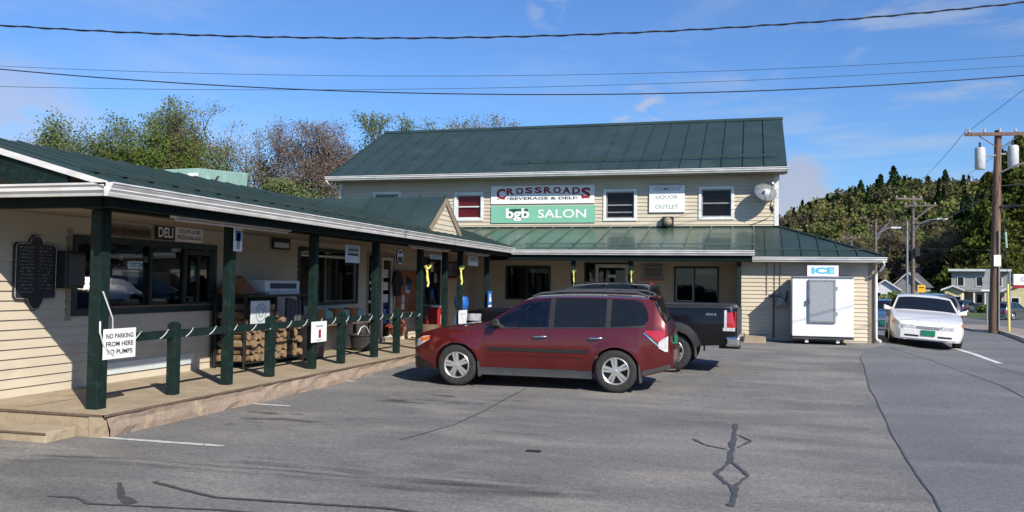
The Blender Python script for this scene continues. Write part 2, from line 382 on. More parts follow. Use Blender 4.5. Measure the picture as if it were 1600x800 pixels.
def ribbon(pts, w, zoff=.006, jit=.0, n=5):
    mb = MB(); P = [Vector((p[0], p[1], 0)) for p in pts]; dense = []
    for a, b in zip(P, P[1:]):
        for k in range(n): dense.append(a.lerp(b, k/n))
    dense.append(P[-1]); ws = w if isinstance(w, (list, tuple)) else None
    for i, p in enumerate(dense):
        d = (dense[min(i+1, len(dense)-1)]-dense[max(i-1, 0)]).normalized(); nn = Vector((-d.y, d.x, 0))
        ww = (w if ws is None else ws[0]+(ws[1]-ws[0])*i/len(dense))*(1+random.uniform(-jit, jit))
        q = p+nn*random.uniform(-jit, jit)*ww*.6
        for sgn in (-1, 1):
            v = q+nn*sgn*ww/2; mb.v.append((v.x, v.y, gz(v.x, v.y)+zoff))
    for i in range(len(dense)-1): mb.f.append((2*i, 2*i+1, 2*i+3, 2*i+2))
    return mb
def crack(polys, name='crack_seal'):
    mb = MB()
    for pts, w in polys:
        r = ribbon(pts, w, .006+.001*len(mb.v) % .003, .35, 6); mb.add(r.v, r.f)
    return tag(mb.build(name, M['tar'], origin=(0, 0, 0)), kind='structure')
crack([([(-.18, 11.11), (-.19, 10.29), (-.19, 9.48), (-.2, 9.04), (-.2, 8.74)], .06)])
crack([([(-.2, 8.70), (-.31, 8.1), (-.21, 7.74), (-.16, 7.68)], .042), ([(-.18, 8.68), (-.02, 8.12), (-.13, 7.68)], .036), ([(-.15, 7.64), (-.12, 7.32), (-.15, 6.95)], .06)])
crack([([(-.24, 9.36), (-.35, 9.42), (-.49, 9.56), (-.62, 9.88)], .035), ([(-.14, 9.49), (0, 9.94), (-.13, 10.27)], .03)])
crack([([(-3.51, 13.6), (-3.5, 12.43), (-3.43, 11.14), (-3.43, 9.85), (-3.64, 8.7)], .018)])
crack([([(-5.05, 6.1), (-4.75, 5.75), (-4.5, 5.57)], [.04, .09])])
crack([([(-5.25, 5.55), (-5.02, 5.59), (-4.79, 5.46), (-4.34, 5.54), (-3.78, 5.61), (-2.6, 5.75)], .035), ([(-4.8, 6.21), (-4.45, 6.07), (-4.01, 5.93), (-2.65, 6.05), (-1.5, 5.9)], .045)])
crack([([(seamx(y)-.01, y) for y in np.arange(3, 22.5, .8)], .016)])
crack([([(3.3, 23.0), (3.75, 20.66), (4.1, 16.47), (4.0, 13.0)], .018), ([(5.0, 21), (5.2, 16), (4.7, 11), (4.9, 8)], .018)])
def patch(name, cx, cy, rx_, ry_, m, zoff=.003):
    mb = MB(); n = 26; mb.v.append((cx, cy, gz(cx, cy)+zoff))
    for k in range(n):
        t = 2*math.pi*k/n; q = 1+.3*math.sin(3*t+cx)+.2*math.sin(7*t+cy)
        x, y = cx+rx_*q*math.cos(t), cy+ry_*q*math.sin(t); mb.v.append((x, y, gz(x, y)+zoff))
    for k in range(n): mb.f.append((0, 1+k, 1+(k+1) % n))
    return tag(mb.build(name, m, origin=(0, 0, 0)), kind='structure')
def stainmat():
    m = bpy.data.materials.new('oil_stain'); m.use_nodes = True; t = m.node_tree; p = t.nodes['Principled BSDF']
    p.inputs['Base Color'].default_value = (.035, .025, .016, 1); p.inputs['Roughness'].default_value = .6
    tcn = t.nodes.new('ShaderNodeTexCoord'); n = t.nodes.new('ShaderNodeTexNoise'); n.inputs['Scale'].default_value = 3.2; n.inputs['Detail'].default_value = 8
    mp = t.nodes.new('ShaderNodeMapping'); mp.inputs['Scale'].default_value = (.6, 1.4, 1)
    t.links.new(tcn.outputs['Object'], mp.inputs[0]); t.links.new(mp.outputs[0], n.inputs['Vector'])
    r = t.nodes.new('ShaderNodeMapRange'); r.inputs['From Min'].default_value = .50; r.inputs['From Max'].default_value = .66; r.inputs['To Max'].default_value = .42
    t.links.new(n.outputs['Fac'], r.inputs['Value']); t.links.new(r.outputs[0], p.inputs['Alpha']); return m
M['stain'] = stainmat()
patch('oil_stain', -5.5, 9.5, .7, .5, M['stain']); patch('oil_stain', -4.6, 11.9, .9, .6, M['stain'])
def line(pts, w, m=None):
    r = ribbon(pts, w, .005, .06, 8); return tag(r.build('painted_line', m or M['line_paint'], origin=(0, 0, 0)), kind='structure')
line([(-6.66, 7.76), (-5.2, 7.77)], .085); line([(-6.62, 10.55), (-6.02, 10.53)], .09); line([(-6.75, 13.42), (-6.45, 13.43)], .09)
line([(5.12, 24.9), (5.25, 23.5), (5.3, 21.4)], .13, M['lane_white'])
# drain lid / dark debris in the lot
tag(MB().box((-2.2, 8.53, .004), (-2.05, 8.60, .014)).build('debris', M['black'], bevel=.004), 'small flat black scrap lying alone in the middle of the asphalt lot', 'litter')
# sidewalk island right
def island():
    mb = MB(); ins = [(7.35, 24.0), (8.0, 29), (8.9, 34.5), (9.9, 41), (10.8, 50), (11.4, 58)]; outs = [(13.2, 24.0), (12.6, 32), (12.2, 38), (12.6, 45), (13.4, 54), (13.6, 58)]
    def res(p):
        o = []
        for a, b in zip(p, p[1:]):
            for k in range(6): o.append((a[0]+(b[0]-a[0])*k/6, a[1]+(b[1]-a[1])*k/6))
        return o+[p[-1]]
    A, B = res(ins), res(outs); n = len(A); kb = MB()
    for (a, b) in zip(A, B):
        for q in (a, ((a[0]+b[0])/2, (a[1]+b[1])/2), b): mb.v.append((q[0], q[1], gz(*q)+.10))
    for i in range(n-1):
        for k in range(2): mb.f.append((3*i+k, 3*i+k+1, 3*i+4+k, 3*i+3+k))
    for P_, s in ((A, -1), (B, 1)):
        b0 = len(kb.v)
        for p in P_:
            for dx, dz in ((0, .104), (s*.16, .104), (s*.18, -.03)): kb.v.append((p[0]+dx, p[1], gz(p[0]+dx, p[1])+dz))
        for i in range(n-1):
            for k in range(2): kb.f.append((b0+3*i+k, b0+3*i+k+1, b0+3*i+4+k, b0+3*i+3+k))
    tag(mb.build('sidewalk', M['sidewalk'], origin=(0, 0, 0)), kind='structure')
    tag(kb.build('kerb', M['kerb'], origin=(0, 0, 0)), kind='structure')
island()
# verge beyond the far road
v_ = MB()
for i in range(13):
    x = 14+i*5; y = 92-i*1.2
    for dy, dz in ((0, .02), (.2, .12), (25, .3)): v_.v.append((x, y+dy, gz(x, y)+dz))
for i in range(12):
    for k in range(2): v_.f.append((3*i+k, 3*i+3+k, 3*i+4+k, 3*i+1+k))
tag(v_.build('grass_verge', M['grass'], origin=(0, 0, 0)), kind='structure')

def softmat(name, colr, lo, hi, amax, sc):
    m = stainmat(); m.name = name; t = m.node_tree; t.nodes['Principled BSDF'].inputs['Base Color'].default_value = (*colr, 1); t.nodes['Principled BSDF'].inputs['Roughness'].default_value = .85
    for n_ in t.nodes:
        if n_.type == 'MAP_RANGE': n_.inputs['From Min'].default_value = lo; n_.inputs['From Max'].default_value = hi; n_.inputs['To Max'].default_value = amax
        if n_.type == 'TEX_NOISE': n_.inputs['Scale'].default_value = sc
    return m
M['skid'] = softmat('tyre_smear', (.05, .05, .052), .40, .66, .32, 1.8); M['worn'] = softmat('worn_pale_patch', (.30, .27, .235), .50, .68, .55, 2.4)
SK = [[(-6.6, 6.55), (-6.05, 6.65), (-5.45, 6.75), (-4.6, 6.7), (-3.95, 6.75), (-3.25, 6.7), (-2.6, 6.7), (-1.2, 6.9)], [(-5.3, 7.1), (-4.6, 7.15), (-3.7, 7.15), (-2.7, 7.0), (-1.5, 6.95)]]
for pts in SK:
    for dy, w_ in ((0, .16), (.22, .07)):
        r_ = ribbon([(x, y+dy) for x, y in pts], w_, .0045, .12, 6); tag(r_.build('tyre_mark', M['skid'], origin=(0, 0, 0)), kind='structure')
for q in ((-5.2, 8.9, 1.2, .45), (-3.2, 10.2, 1.6, .5), (-6.0, 7.2, .8, .3), (-1.0, 12.0, 2.0, .6), (-4.4, 12.4, 1.2, .4)): patch('worn_patch', *q, M['worn'], .0022)
# ------------------------------------------------------------------ architecture helpers
def siding(parent, o, right, w, z0, z1, openings=(), exp=.115, name='wall', topf=None, m=None):
    """lap siding on the plane through o with horizontal axis right; openings (u0,u1,z0,z1). Outward = right x up"""
    right = Vector(right); n = right.cross(Vector((0, 0, 1))); o = Vector(o); mb = MB()
    zb = [z0]; k = math.ceil(z0/exp+.01)
    while k*exp < z1: zb.append(k*exp); k += 1
    cuts = sorted(set([z0, z1]+[round(q, 4) for q in zb]+[q for op in openings for q in op[2:4] if z0 < q < z1]))
    for a, b in zip(cuts, cuts[1:]):
        if b-a < 1e-3: continue
        mid = (a+b)/2; c0 = math.floor(mid/exp)*exp; lo = .021*(1-(a-c0)/exp)+.002; hi = .021*(1-(b-c0)/exp)+.002
        us = [(0, w)] if topf is None else [topf(mid)]
        for op in openings:
            if op[2] < mid < op[3]:
                nu = []
                for u0, u1 in us:
                    if op[0] > u0: nu.append((u0, min(op[0], u1)))
                    if op[1] < u1: nu.append((max(op[1], u0), u1))
                us = [q for q in nu if q[1]-q[0] > .01]
        for u0, u1 in us:
            if u1-u0 < .005: continue
            P = lambda u, z, d: tuple(o+right*u+Vector((0, 0, z))+n*d)
            if topf is not None:
                t0, t1 = topf(a), topf(b); mb.quad(P(t0[0], a, lo), P(t0[1], a, lo), P(max(t1[1], t1[0]), b, hi), P(t1[0], b, hi)); 
            else: mb.quad(P(u0, a, lo), P(u1, a, lo), P(u1, b, hi), P(u0, b, hi))
            if abs(a-c0) < 1e-3: mb.quad(P(u0, a, -.002), P(u1, a, -.002), P(u1, a, lo), P(u0, a, lo))
    # reveal returns at openings
    for u0, u1, a, b in openings:
        P = lambda u, z, d: tuple(o+right*u+Vector((0, 0, z))+n*d)
        for q in ((P(u0, a, 0), P(u1, a, 0), P(u1, a, -.15), P(u0, a, -.15)), (P(u0, b, 0), P(u1, b, 0), P(u1, b, -.15), P(u0, b, -.15)),
                  (P(u0, a, 0), P(u0, b, 0), P(u0, b, -.15), P(u0, a, -.15)), (P(u1, a, 0), P(u1, b, 0), P(u1, b, -.15), P(u1, a, -.15))): mb.quad(*q)
    return mb.build(name, m or M['siding'], parent)
def frame(o, right, u0, u1, z0, z1, t, d0, d1, mull=(), rails=(), mb=None, tm=.04):
    right = Vector(right); n = right.cross(Vector((0, 0, 1))); o = Vector(o); mb = mb or MB()
    def bx(a, b, c_, d, e0=d0, e1=d1):
        P = lambda u, z, e: tuple(o+right*u+Vector((0, 0, z))+n*e)
        mb.hexa([P(a, c_, e0), P(b, c_, e0), P(b, c_, e1), P(a, c_, e1)], [P(a, d, e0), P(b, d, e0), P(b, d, e1), P(a, d, e1)])
    bx(u0, u1, z1-t, z1); bx(u0, u1, z0, z0+t); bx(u0, u0+t, z0+t, z1-t); bx(u1-t, u1, z0+t, z1-t)
    for q in mull: bx(q-tm/2, q+tm/2, z0+t, z1-t, d0, d1-.012)
    for q in rails: bx(u0+t, u1-t, q-tm/2, q+tm/2, d0, d1-.016)
    return mb
def pane(o, right, u0, u1, z0, z1, d):
    right = Vector(right); n = right.cross(Vector((0, 0, 1))); o = Vector(o)
    P = lambda u, z: tuple(o+right*u+Vector((0, 0, z))+n*d)
    return MB().quad(P(u0, z0), P(u1, z0), P(u1, z1), P(u0, z1))
def wbox(mb, o, right, u0, u1, z0, z1, d0, d1):
    right = Vector(right); n = right.cross(Vector((0, 0, 1))); o = Vector(o)
    P = lambda u, z, e: tuple(o+right*u+Vector((0, 0, z))+n*e)
    return mb.hexa([P(u0, z0, d0), P(u1, z0, d0), P(u1, z0, d1), P(u0, z0, d1)], [P(u0, z1, d0), P(u1, z1, d0), P(u1, z1, d1), P(u0, z1, d1)])
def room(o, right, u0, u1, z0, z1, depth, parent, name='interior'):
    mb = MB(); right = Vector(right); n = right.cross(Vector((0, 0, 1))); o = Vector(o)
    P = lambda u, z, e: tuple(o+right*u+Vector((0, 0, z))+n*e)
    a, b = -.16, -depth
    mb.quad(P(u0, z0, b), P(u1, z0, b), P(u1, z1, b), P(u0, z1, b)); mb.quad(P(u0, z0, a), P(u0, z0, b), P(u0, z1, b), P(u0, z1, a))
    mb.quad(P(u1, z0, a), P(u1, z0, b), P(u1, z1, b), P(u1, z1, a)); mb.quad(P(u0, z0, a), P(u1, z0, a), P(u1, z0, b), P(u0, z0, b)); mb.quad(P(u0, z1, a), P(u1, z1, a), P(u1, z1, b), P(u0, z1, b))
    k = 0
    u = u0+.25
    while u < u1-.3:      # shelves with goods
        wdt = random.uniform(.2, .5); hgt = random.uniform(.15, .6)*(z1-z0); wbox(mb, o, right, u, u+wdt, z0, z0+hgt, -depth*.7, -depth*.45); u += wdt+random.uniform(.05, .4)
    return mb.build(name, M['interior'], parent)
def roof_plane(parent, a, b, c_, d, m, spacing=.45, name='roof', th=.05, seam_h=.028, off=0.0, under=None):
    """a-b eave, d-c top; standing seams run eave->top, evenly spaced along the eave (edges parallel)"""
    a, b, c_, d = map(Vector, (a, b, c_, d)); n = (b-a).cross(d-a).normalized()
    if n.z < 0: n = -n
    mb = MB().slab([a, b, c_, d], -n*th)
    return mb, n
def seams(mb, e0, e1, top0, top1, n, spacing, off=0, h=.03, w=.014):
    h = h*1.5; w = w*1.25
    e0, e1, top0, top1 = map(Vector, (e0, e1, top0, top1)); L = (e1-e0).length; k = off
    while k < L:
        t = k/L; p = e0.lerp(e1, t); q = top0.lerp(top1, t); s = (e1-e0).normalized()*w
        mb.hexa([p-s, p+s, q+s, q-s], [p-s+n*h, p+s+n*h, q+s+n*h, q-s+n*h]); k += spacing
def bar_between(mb, p, q, prof):
    """extrude a profile [(out,up)] (closed) from p to q; out = horizontal normal right of direction"""
    p, q = Vector(p), Vector(q); d = (q-p).normalized(); o = Vector((d.y, -d.x, 0)).normalized(); upv = Vector((0, 0, 1)); k = len(prof)
    vs = [tuple(p+o*a+upv*b) for a, b in prof]+[tuple(q+o*a+upv*b) for a, b in prof]
    mb.add(vs, [tuple(range(k)), tuple(reversed(range(k, 2*k)))]+[(i, k+i, k+(i+1) % k, (i+1) % k) for i in range(k)]); return mb
GUT = [(0, 0), (.0, -.13), (.055, -.13), (.075, -.085), (.095, -.075), (.10, -.03), (.12, -.02), (.12, 0)]

# ------------------------------------------------------------------ main building
MY = 26.6
main = empty('store_building', (-6.4, MY, .3), 'two-storey cream clapboard store with dark green metal roof behind the red car', 'building')
RX = (1, 0, 0)
# second-storey windows: u relative to X=-13.49
X0 = -13.49; W2 = 14.21
wins = [(-12.27, -11.25, 3.75, 4.71, 'mint_metal'), (-9.38, -8.38, 3.72, 4.65, 'red_blind'), (-4.47, -3.43, 3.69, 4.68, 'dark_blind'), (-1.57, -.53, 3.71, 4.71, 'dark_blind')]
ops = [(a-X0+.08, b-X0-.08, c_+.08, d-.08) for a, b, c_, d, _ in wins]
siding(main, (X0, MY, 0), RX, W2, 3.30, 5.12, ops)
lw = [(-7.60, -6.12, 1.20, 2.28), (-5.05, -3.58, .42, 2.40), (-2.29, -.96, 1.18, 2.30)]   # ground floor window, door opening, window
siding(main, (X0, MY, 0), RX, 13.2, .40, 3.0, [(a-X0, b-X0, c_, d) for a, b, c_, d in lw])
def gable(x, flip):
    mb = MB(); zt = 7.36; rz = 5.0
    y0, y1, ym = MY, 34.8, 30.7
    s = 1 if flip else -1; e = .125; z = .3
    while z < zt:
        z2 = min(z+e, zt)
        def hw(q): return (y1-y0)/2 if q < rz else max(0, (zt-q)/(zt-rz)*(y1-y0)/2)
        a, b = hw(z), hw(z2)
        mb.quad((x+s*.016, ym-a, z), (x+s*.016, ym+a, z), (x+s*.004, ym+b, z2), (x+s*.004, ym-b, z2)); z = z2
    mb.build('wall', M['siding'], main)
gable(.72, True); gable(-13.49, False)
# back wall
MB().box((-13.49, 34.7, .2), (.72, 34.8, 5.1)).build('wall', M['siding'], main)
# corner boards
cb = MB().box((.62, MY-.03, 3.3), (.745, MY+.09, 5.02)); cb.build('corner_trim', M['white_trim'], main)
MB().box((-13.52, MY-.03, .4), (-13.40, MY+.09, 5.02)).build('corner_trim', M['white_trim'], main)
for (a, b, c_, d, bl) in wins:
    f = frame((0, MY, 0), RX, a, b, c_, d, .085, -.02, .045).build('window', M['white_trim'], main, bevel=.004)
    mid = (c_+d)/2
    rails = [mid] if bl != 'dark_blind' or a > -2 else [mid, c_+.27, ]
    sash = frame((0, MY, 0), RX, a+.09, b-.09, c_+.09, d-.09, .03, -.09, -.02, rails=rails).build('sash', M['grey_sign'] if bl == 'red_blind' else M['grey_metal'], f)
    pane((0, MY, 0), RX, a+.1, b-.1, c_+.1, d-.1, -.05).build('pane', M['up_glass'], f)
    # blind slats
    mb = MB(); z = c_+.09
    while z < d-.09:
        mb.quad((a+.09, MY+.105, z), (b-.09, MY+.105, z), (b-.09, MY+.085, z+.05), (a+.09, MY+.085, z+.05)); z += .05
    mb.build('blind', M[bl], f)
# main roof
EZ, RZ = 5.20, 7.46
mb, n = roof_plane(main, (-13.66, 26.05, EZ), (.96, 26.05, EZ), (.96, 30.7, RZ), (-13.66, 30.7, RZ), M['green_metal'])
seams(mb, (-13.64, 26.05, EZ), (.94, 26.05, EZ), (-13.64, 30.7, RZ), (.94, 30.7, RZ), n, .608, 0)
bar_between(mb, (-7.8, 26.75, EZ+.42), (.7, 26.75, EZ+.42), [(0, 0), (0, .06), (.03, .06), (.03, 0)])     # snow rail
mb2, n2 = roof_plane(main, (.96, 35.35, EZ), (-13.66, 35.35, EZ), (-13.66, 30.7, RZ), (.96, 30.7, RZ), M['green_metal'])
mb.add(mb2.v, mb2.f)
mb.hexa([(-13.68, 30.55, RZ-.05), (.98, 30.55, RZ-.05), (.98, 30.85, RZ-.05), (-13.68, 30.85, RZ-.05)], [(-13.68, 30.68, RZ+.06), (.98, 30.68, RZ+.06), (.98, 30.72, RZ+.06), (-13.68, 30.72, RZ+.06)])
mb.build('roof', M['green_metal'], main)
gm = MB(); bar_between(gm, (-13.72, 26.04, EZ-.02), (1.0, 26.04, EZ-.02), GUT); gm.build('gutter', M['gutter_white'], main)
sf = MB().box((-13.6, 26.06, EZ-.17), (.92, MY+.02, EZ-.13)); sf.build('soffit', M['soffit'], main)
for x in (-13.66, .92):      # rake boards
    r_ = MB()
    for ye, s in ((26.05, 1), (35.35, -1)):
        r_.slab([(x, ye, EZ-.05), (x, 30.7, RZ-.05), (x, 30.7, RZ-.25), (x, ye, EZ-.22)], (.04, 0, 0))
    r_.build('rake_board', M['green_paint'], main)
ds = MB().tube([(-13.7, 25.98, 5.05), (-13.62, 26.2, 4.9), (-13.45, 26.54, 4.75), (-13.45, 26.54, .4)], .04, 6); ds.build('downspout', M['white_trim'], main)
# porch roof of main building
PZ = 2.65
mb, n = roof_plane(main, (-11.5, 23.06, PZ), (.06, 23.06, PZ), (.06, MY, 3.48), (-11.5, MY, 3.48), None)
seams(mb, (-11.48, 23.06, PZ), (.045, 23.06, PZ), (-11.48, MY, 3.48), (.045, MY, 3.48), n, .606, .0, h=.03, w=.012)
bar_between(mb, (-6.2, 23.62, PZ+.17), (.05, 23.62, PZ+.17), [(0, 0), (0, .035), (.025, .035), (.025, 0)])
mb.build('porch_roof', M['green_gloss'], main)
MB().box((-13.4, MY-.03, 3.46), (.74, MY+.0, 3.52)).build('flashing', M['green_paint'], main)
gm = MB(); bar_between(gm, (-6.42, 23.04, PZ-.01), (.06, 23.04, PZ-.01), GUT); gm.build('gutter', M['gutter_white'], main)
MB().box((-7.05, 23.06, PZ-.30), (.0, 23.18, PZ-.05)).build('fascia', M['fascia_dark'], main)
MB().box((-.06, 23.18, PZ-.22), (.0, MY, PZ-.05)).build('fascia', M['fascia_dark'], main)
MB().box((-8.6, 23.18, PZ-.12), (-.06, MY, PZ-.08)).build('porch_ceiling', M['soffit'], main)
MB().slab([(.0, 23.1, PZ-.06), (.0, MY, PZ-.06), (.0, MY, 3.4)], (.04, 0, 0)).build('gable_panel', M['siding'], main)
# ground-floor windows & door on main wall
def shopwin(par, o, right, u0, u1, z0, z1, mull, depth=1.6, header=None, t=.06, fm='dark_frame', nm='window'):
    f = frame(o, right, u0, u1, z0, z1, t, -.06, .035, mull=mull).build(nm, M[fm], par, bevel=.003)
    pane(o, right, u0+t*.8, u1-t*.8, z0+t*.8, z1-t*.8, -.02).build('pane', M['shop_glass'], f)
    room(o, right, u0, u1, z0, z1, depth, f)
    return f
w = shopwin(main, (0, MY, 0), RX, *lw[0], (-6.9,))
wbox(MB(), (0, MY, 0), RX, -6.84, -6.2, 2.05, 2.2, -.045, -.03).build('paper_strip', M['grey_sign'], w)
w = shopwin(main, (0, MY, 0), RX, *lw[2], (-1.68,))
wbox(MB(), (0, MY, 0), RX, -1.62, -1.04, 2.06, 2.2, -.045, -.03).build('paper_strip', M['grey_sign'], w)
frame((0, MY, 0), RX, -2.23, -1.70, 1.24, 2.1, .035, -.05, .02).build('sash', M['grey_metal'], w)
dr = frame((0, MY, 0), RX, -5.05, -3.58, .42, 2.40, .05, -.05, .03, mull=(-4.72,)).build('door', M['dark_frame'], main)
frame((0, MY, 0), RX, -4.70, -3.66, .46, 2.34, .10, -.045, .012).build('door_leaf', M['grey_sign'], dr)
pane((0, MY, 0), RX, -5.0, -3.62, .5, 2.3, -.03).build('pane', M['shop_glass'], dr)
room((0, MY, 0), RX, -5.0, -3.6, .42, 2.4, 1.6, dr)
put_text(MB(), 'PULL', (-4.18, MY-.0, 2.0), RX, (0, 0, 1), w=.3, h=.07, lift=.0).v
lt = MB(); wbox(lt, (0, MY, 0), RX, -4.33, -4.05, 1.93, 2.02, -.028, -.018); lt.build('sticker', M['grey_sign'], dr)
# ICE annex
AY = 24.3
siding(main, (-.30, AY, 0), RX, 3.35, .26, 2.52, (), exp=.108)
siding(main, (3.05, AY, 0), (0, 1, 0), 10.4, .2, 2.52, (), exp=.108)
MB().box((-.33, AY, .3), (-.27, MY, 2.5)).build('wall', M['siding'], main)
MB().box((2.93, AY-.03, .22), (3.08, AY+.1, 2.44)).build('corner_trim', M['soffit'], main)
z1 = 2.53; E1 = (3.26, 23.98, z1); H1 = (.74, MY, 3.48)
mb = MB(); a, b = Vector((.04, 23.98, z1)), Vector(E1); c_, d = Vector(H1), Vector((.04, MY, 3.48))
n = (b-a).cross(d-a).normalized()
mb.slab([a, b, c_, d], -n*.04)
for k in range(7):
    x = .35+k*.46
    p = Vector((x, 23.98, z1))
    tt = 1 if x <= .74 else (3.26-x)/(3.26-.74)
    q = Vector((x, 23.98+(MY-23.98)*tt, z1+(3.48-z1)*tt)); s = Vector((.012, 0, 0)); h = n*.028
    mb.hexa([p-s, p+s, q+s, q-s], [p-s+h, p+s+h, q+s+h, q-s+h])
aa, bb, cc, dd = Vector(E1), Vector((3.26, 35.2, z1)), Vector((.74, 32.6, 3.48)), Vector(H1)
n3 = (bb-aa).cross(dd-aa).normalized(); mb.slab([aa, bb, cc, dd], -n3*.04)
for k in range(20):
    y = 24.6+k*.5; tt = min(1, (y-23.98)/(MY-23.98)); p = Vector((3.26, y, z1)); q = Vector((3.26-2.52*tt, y, z1+.95*tt)); s = Vector((0, .012, 0)); h = n3*.028
    mb.hexa([p-s, p+s, q+s, q-s], [p-s+h, p+s+h, q+s+h, q-s+h])
mb.tube([Vector(E1)+Vector((0, 0, .03)), Vector(H1)+Vector((0, 0, .03))], .03, 6)
bar_between(mb, (.06, 24.42, z1+.19), (2.9, 24.42, z1+.19), [(0, 0), (0, .03), (.02, .03), (.02, 0)])
mb.build('annex_roof', M['green_metal'], main)
gm = MB(); bar_between(gm, (-.26, 23.97, z1-.02), (3.33, 23.97, z1-.02), GUT); bar_between(gm, (3.21, 35, z1-.021), (3.21, 23.9, z1-.021), [(-a_, b_) for a_, b_ in GUT]); gm.build('gutter', M['gutter_white'], main)
MB().box((-.3, 24.0, z1-.15), (3.2, AY+.0, z1-.11)).build('soffit', M['soffit'], main)
MB().box((3.07, AY, z1-.16), (3.2, 34.5, z1-.12)).build('soffit', M['soffit'], main)
MB().tube([(3.26, 23.91, 2.4), (3.26, 23.93, 2.30), (3.20, 24.05, 2.18), (3.11, 24.22, 2.12), (3.11, 24.22, .42), (3.14, 24.17, .37), (3.20, 24.08, .345)], .036, 6).build('downspout', M['white_trim'], main, smooth=50)
# conduits on annex wall
cd_ = MB()
for x in (.38, .58, .72): cd_.tube([(x, AY-.03, 2.4), (x, AY-.03, 1.5)], .012, 5)
cd_.build('conduit', M['soffit'], main)
MB().box((-9, 23.25, .2), (-.35, MY, .405)).build('porch_floor', M['deck'], main)
MB().box((-.34, 23.25, .15), (.35, 24.29, .40)).build('doorstep', M['deck'], main)
# porch posts (front)
PG = 'dark green porch posts'
def post_of(par, x, y, z0, z1_, w=.13):
    return MB().box((x-w/2, y-w/2, z0), (x+w/2, y+w/2, z1_)).build('porch_post', M['green_paint'], par, bevel=.008)
for px_ in (-4.72, -3.15, -.33): post_of(main, px_, 23.25, .40, 2.42, .12)
rl = MB().box((-.9, 23.22, 1.0), (-.4, 23.28, 1.08)); rl.build('porch_rail', M['green_paint'], main)

# ------------------------------------------------------------------ left wing
WX = -8.63; LY0 = 8.10
wing = empty('deli_wing', (-12, 16, .25), 'long single-storey cream deli wing with porch, white gutter and green metal roof on the left', 'building')
RYY = (0, 1, 0)
# openings in u = Y
o1 = (9.39, 12.56, 1.19, 2.27); o2 = (15.25, 17.95, 1.20, 2.38); o3 = (18.42, 20.0, .27, 2.40); o4 = (21.7, 23.3, 1.0, 2.40)
siding(wing, (WX, 0, 0), RYY, 26.6, .24, 2.52, [o1, o2, o3, o4], exp=.118, topf=None)
# the siding starts at Y=0; in front of the gable end the wall belongs to the same front
MB().box((WX-.1, LY0-3, 2.5), (WX, 26.6, 2.75)).build('wall', M['siding'], wing)
# sides/back
MB().box((-16.0, -.05, .0), (-15.9, 26.6, 3.0)).build('wall', M['siding'], wing)
MB().box((-16.0, -.05, .0), (WX-.01, .05, 3.3)).build('wall', M['siding'], wing)
f = shopwin(wing, (WX, 0, 0), RYY, *o1, (10.95, 11.75, 12.1), depth=2.0, t=.09)
wbox(MB(), (WX, 0, 0), RYY, 10.1, 12.5, 1.28, 1.31, -.2, .03).build('sill', M['wood'], f)
fr_ = frame((WX, 0, 0), RYY, 11.72, 12.48, 1.27, 2.16, .07, -.05, .02); fr_.build('sliding_sash', M['dark_frame'], f)
for u0, u1, a, b in ((10.52, 10.72, 1.62, 1.92), (11.95, 12.12, 1.66, 1.92), (10.32, 10.40, 1.95, 2.02), (10.83, 10.93, 1.94, 2.03)): wbox(MB(), (WX, 0, 0), RYY, u0, u1, a, b, -.04, -.03).build('notice', M['paper'], f)
f = shopwin(wing, (WX, 0, 0), RYY, *o2, (16.35, 16.9), depth=2.0, t=.07)
frame((WX, 0, 0), RYY, 16.40, 17.85, 1.26, 2.26, .03, -.05, .012).build('sash', M['grey_metal'], f)
wbox(MB(), (WX, 0, 0), RYY, 15.32, 17.9, 2.19, 2.23, .036, .07).build('sill_light', M['white_trim'], f)
d_ = frame((WX, 0, 0), RYY, 18.42, 20.0, .27, 2.40, .08, -.04, .03, mull=(19.2,), tm=.1).build('door', M['soffit'], wing)
frame((WX, 0, 0), RYY, 19.27, 19.93, .3, 2.3, .07, -.035, .02).build('door_leaf', M['white_trim'], d_)
pane((WX, 0, 0), RYY, 18.5, 19.95, .35, 2.3, -.02).build('pane', M['shop_glass'], d_)
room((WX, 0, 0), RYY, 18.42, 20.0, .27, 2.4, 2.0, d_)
for k in range(11): wbox(MB(), (WX, 0, 0), RYY, 18.62+random.uniform(-.05, .12), 18.82+random.uniform(-.04, .1), 2.1-k*.15, 2.16-k*.15, -.015, -.008).build('notice', M['paper'], d_)
for k in range(3): wbox(MB(), (WX, 0, 0), RYY, 19.42, 19.7, 1.2+k*.3, 1.4+k*.3, -.015, -.008).build('notice', M['paper'], d_)
f = shopwin(wing, (WX, 0, 0), RYY, *o4, (22.5,), depth=2.0, t=.07)
for u0, z0_, mk in ((21.85, 1.2, 'grey_ink'), (22.1, 1.6, 'paper'), (22.65, 1.25, 'blue'), (22.9, 1.7, 'grey_ink'), (22.6, 2.0, 'paper')): wbox(MB(), (WX, 0, 0), RYY, u0, u0+.22, z0_, z0_+.26, -.015, -.008).build('reflection_patch', M[mk], f)  # flat coloured cards stand in for bluish reflections on the dark glass
gv = MB(); wbox(gv, (WX, 0, 0), RYY, 9.95, 12.0, .36, .52, .016, .03); gv.build('vent', M['grey_sign'], wing)
# window trim left of window 1
wbox(MB(), (WX, 0, 0), RYY, 9.30, 9.385, 1.14, 2.33, .0, .024).build('trim', M['soffit'], wing)
